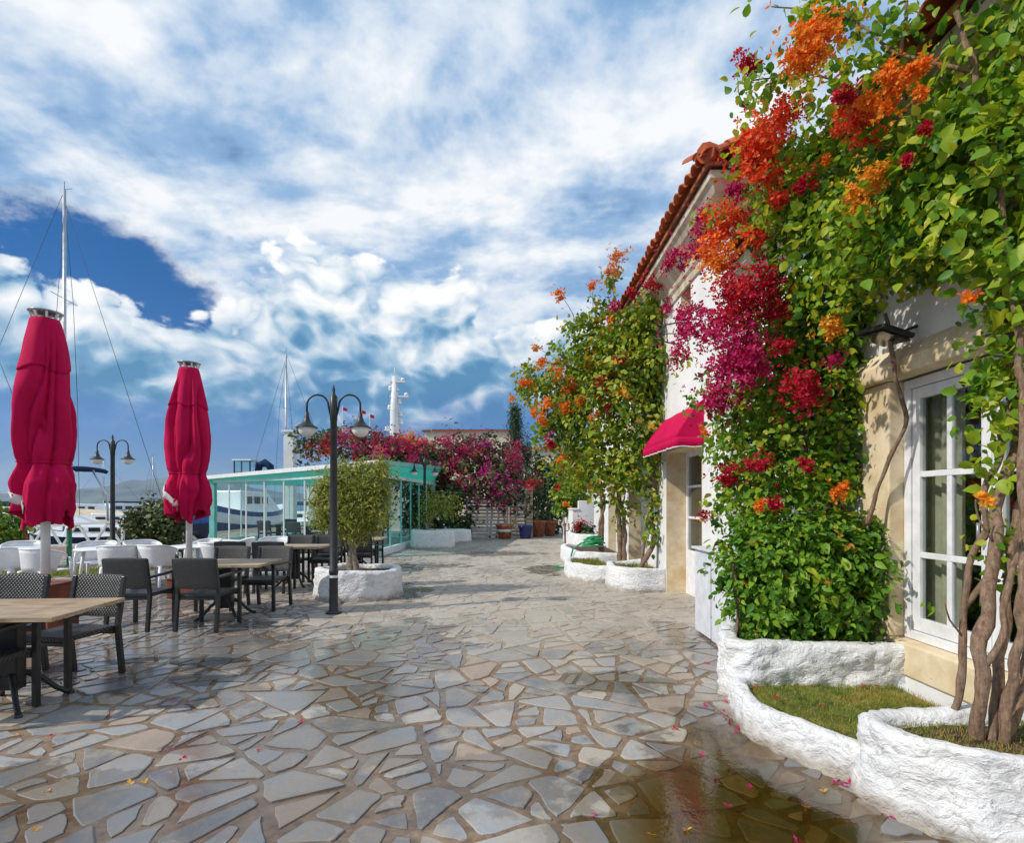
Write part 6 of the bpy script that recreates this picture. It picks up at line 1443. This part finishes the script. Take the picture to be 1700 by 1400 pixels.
boat('tan covered launch moored close behind the rounded shrub', -14.2, 22.5, 6.0, 2.4, 1.1, 'boat_white', 100, 0, .6, 'boat_cover', name='motorboat')
for i, (px, Y, L) in enumerate(((150, 62, 10), (215, 70, 12), (30, 52, 10), (255, 95, 12), (300, 82, 11), (180, 105, 13), (90, 90, 12), (370, 60, 10))):
    p = W(px, 835, Y); boat(['white cruiser moored between the tan covered boat and the quayside lamp', 'white cruiser beyond the quayside lamp head', 'white cruiser behind the boxed parasol skirt', 'distant white cruiser over the rounded shrub', 'distant white cruiser beside the shrub-side parasol', 'small distant cruiser below the hills', 'distant white cruiser behind the boxed parasol', 'white cruiser glimpsed through the seaward pavilion panes'][i], p.x, p.y, L, 3.6, 1.5, 'boat_white', 20 + 37 * i, (11 if i in (3, 5) else 0), 1.3, stripe='boat_blue' if i % 2 else None, name='motorboat')
def radar_mast():
    p = W(655, 715, 62); o = thing('radar_mast', 'white stepped radar mast rising behind the terracotta roof', 'mast', (p.x, p.y, -1.3)); x, y = p.x, p.y
    m = MB(); m.tube([(x, y, -1.3), (x, y, 12), (x, y, 16.0)], [.7, .5, .28], 8); m.tube([(x, y, 16), (x, y, 17)], .05, 6); m.build('column', MT['boat_white'], o)
    for i, (z, w) in enumerate(((9.8, 1.1), (10.6, 1.0), (11.5, .9), (12.2, .8), (12.9, .8), (13.6, 1.6), (14.4, .7), (15.3, 1.2))):
        m = MB(); s = 1 if i % 3 else -1; m.box(x - (.5 if s > 0 else w), x + (w if s > 0 else .5), y - .25, y + .25, z, z + .16); m.build('platform', MT['boat_white'], o); m = MB(); m.lathe([(0, 0), (.22, 0), (.26, .15), (.2, .34), (0, .4)], (x + s * (w - .25), y, z + .16), 10); m.build('antenna_dome', MT['boat_white'], o)
    m = MB(); m.box(x - 9, x + 6, y - 3, y + 3, -1.4, 5.5); m.build('superstructure', MT['boat_white'], o, bevel=.3)
radar_mast()
def bimini():
    a, b = W(112, 781, 27), W(154, 781, 27); o = thing('boat_gantry', 'navy canvas bimini on a slanted pole beside the boxed parasol', 'bimini', ((a.x + b.x) / 2, 27, -1.3))
    m = MB(); m.grid([[(a.x + (b.x - a.x) * u, 27 + v, a.z + .05 - .12 * max(0, u - .85) / .15 * 1.0 + .06 * (1 - v * v)) for v in np.linspace(-1, 1, 5)] for u in np.linspace(0, 1, 9)]); m.build('canopy', MT['navy_canvas'], o, solid=.16)
    c = W(178, 825, 27); m = MB(); m.tube([(b.x, 27, b.z), (c.x, 27, c.z), (c.x + .1, 27, -1.35)], .05, 8); m.tube([(a.x, 27, a.z), (a.x - .3, 27, -1.35)], .05, 8); m.build('frame', MT['alu'], o)
bimini()
for px, py, Y in ((569, 685, 50), (600, 690, 50), (614, 697, 50)):
    p = W(px, py, Y); o = thing('flag_pole', 'thin pole with a small red flag behind the street lamp', 'flag', (p.x, p.y, -1.3), group='small red flags behind the hedge')
    m = MB(); m.tube([(p.x, p.y, -1.35), (p.x, p.y, p.z + .6)], .05, 6); m.build('pole', MT['alu'], o)
    m = MB(); m.grid([[(p.x + u, p.y + .1 * math.sin(u * 6), p.z + .5 - v - .2 * u) for v in (0, .15, .3)] for u in np.linspace(0, .4, 8)]); m.build('flag', MT['flag_red'], o, solid=.02)

# ================================================================== FALLEN PETALS
def petals():
    shp = {}
    for c in ('magenta', 'crimson', 'yellow', 'peach'):
        me = bpy.data.meshes.new('petal_shape'); me.from_pydata([(x, y, z * .55) for x, y, z in FLOWER_V], [], FLOWER_F); me.materials.append(MT['bract_' + c])
        a = me.attributes.new('var', 'FLOAT', 'FACE'); a.data.foreach_set('value', np.full(len(FLOWER_F), .7, np.float32)); shp[c] = me
    rg = random.Random(5)
    def drop(px, py, c, lab, grp, z=None, s=.035):
        if z is None:
            Y = F * CH / (py - HY); x = (px - CX) * Y / F; zz = max(gz(x, Y), -.0135) + .001
        else: Y = F * (CH - z) / (py - HY); x = (px - CX) * Y / F; zz = z
        o = bpy.data.objects.new('fallen_blossom', shp[c]); COL.objects.link(o); o.location = (x, Y, zz); o.rotation_euler = (rg.uniform(-.4, .4), rg.uniform(-.4, .4), rg.uniform(0, 6.3)); k = s * rg.uniform(.8, 1.2); o.scale = (k, k, k * .8)
        tag(o, lab, 'blossom', grp)
    L1 = 'magenta blossom fallen at the foot of the white planters'
    for px, py in ((1174, 1102), (1196, 1155), (1204, 1165), (1200, 1180), (1170, 1172), (1205, 1188), (1228, 1207), (1388, 1298), (1410, 1300), (1427, 1310), (1438, 1318), (1444, 1322), (1222, 1212), (1400, 1303), (1482, 1357), (1472, 1352), (1192, 1150), (1210, 1195)): drop(px, py, 'magenta', L1, 'blossoms fallen along the planters')
    for px, py in ((1190, 1290), (1208, 1335), (1323, 1393), (1245, 1305), (1166, 1250), (985, 1352), (1195, 1250)): drop(px, py, 'magenta', 'magenta blossom floating on the puddle', 'blossoms on the puddle', s=.034)
    for px, py in ((1338, 1337), (1368, 1311), (1080, 1382), (1140, 1375)): drop(px, py, 'yellow', 'yellow leaf-like blossom on the puddle edge', 'yellow blossoms by the puddle')
    L3 = 'crimson blossom lying on the open paving'
    for px, py in ((180, 1190), (178, 1120), (240, 1038), (430, 1247), (305, 1262), (600, 1032), (590, 1055), (612, 1060), (780, 1018), (85, 1223), (500, 1200), (665, 980), (1120, 1210), (244, 994), (820, 1035), (640, 1130)): drop(px, py, 'crimson', L3, 'blossoms on the open paving', s=.032)
    for px, py in ((60, 1378), (27, 1222), (78, 1312), (216, 1158), (215, 1300), (240, 1298)): drop(px, py, 'yellow', 'yellow blossom lying on the paving near the table by the brown box', 'yellow blossoms on the paving')
    for px, py in ((1254, 1142), (1303, 1130), (1432, 1138), (1385, 1190), (1331, 1203), (1398, 1220), (1364, 1173), (1290, 1160), (1456, 1140)): drop(px, py, 'crimson', 'crimson blossom lying on the little lawn', 'blossoms on the lawn', z=.195, s=.034)
petals()

# ================================================================== HAZE
hz = MB(); hz.box(-9100, 9100, -600, 9100, -14, 240); hz_o = hz.build('haze', None); hz_o.data.materials.clear()
hm = bpy.data.materials.new('haze'); hm.use_nodes = True; ht = hm.node_tree; ht.nodes.remove(ht.nodes['Principled BSDF'])
pv = ht.nodes.new('ShaderNodeVolumePrincipled'); pv.inputs['Color'].default_value = (0.62, 0.78, 1.0, 1); pv.inputs['Density'].default_value = 0.00018; pv.inputs['Anisotropy'].default_value = 0.2
ht.links.new(pv.outputs[0], ht.nodes['Material Output'].inputs['Volume']); hz_o.data.materials.append(hm); tag(hz_o, kind='stuff')
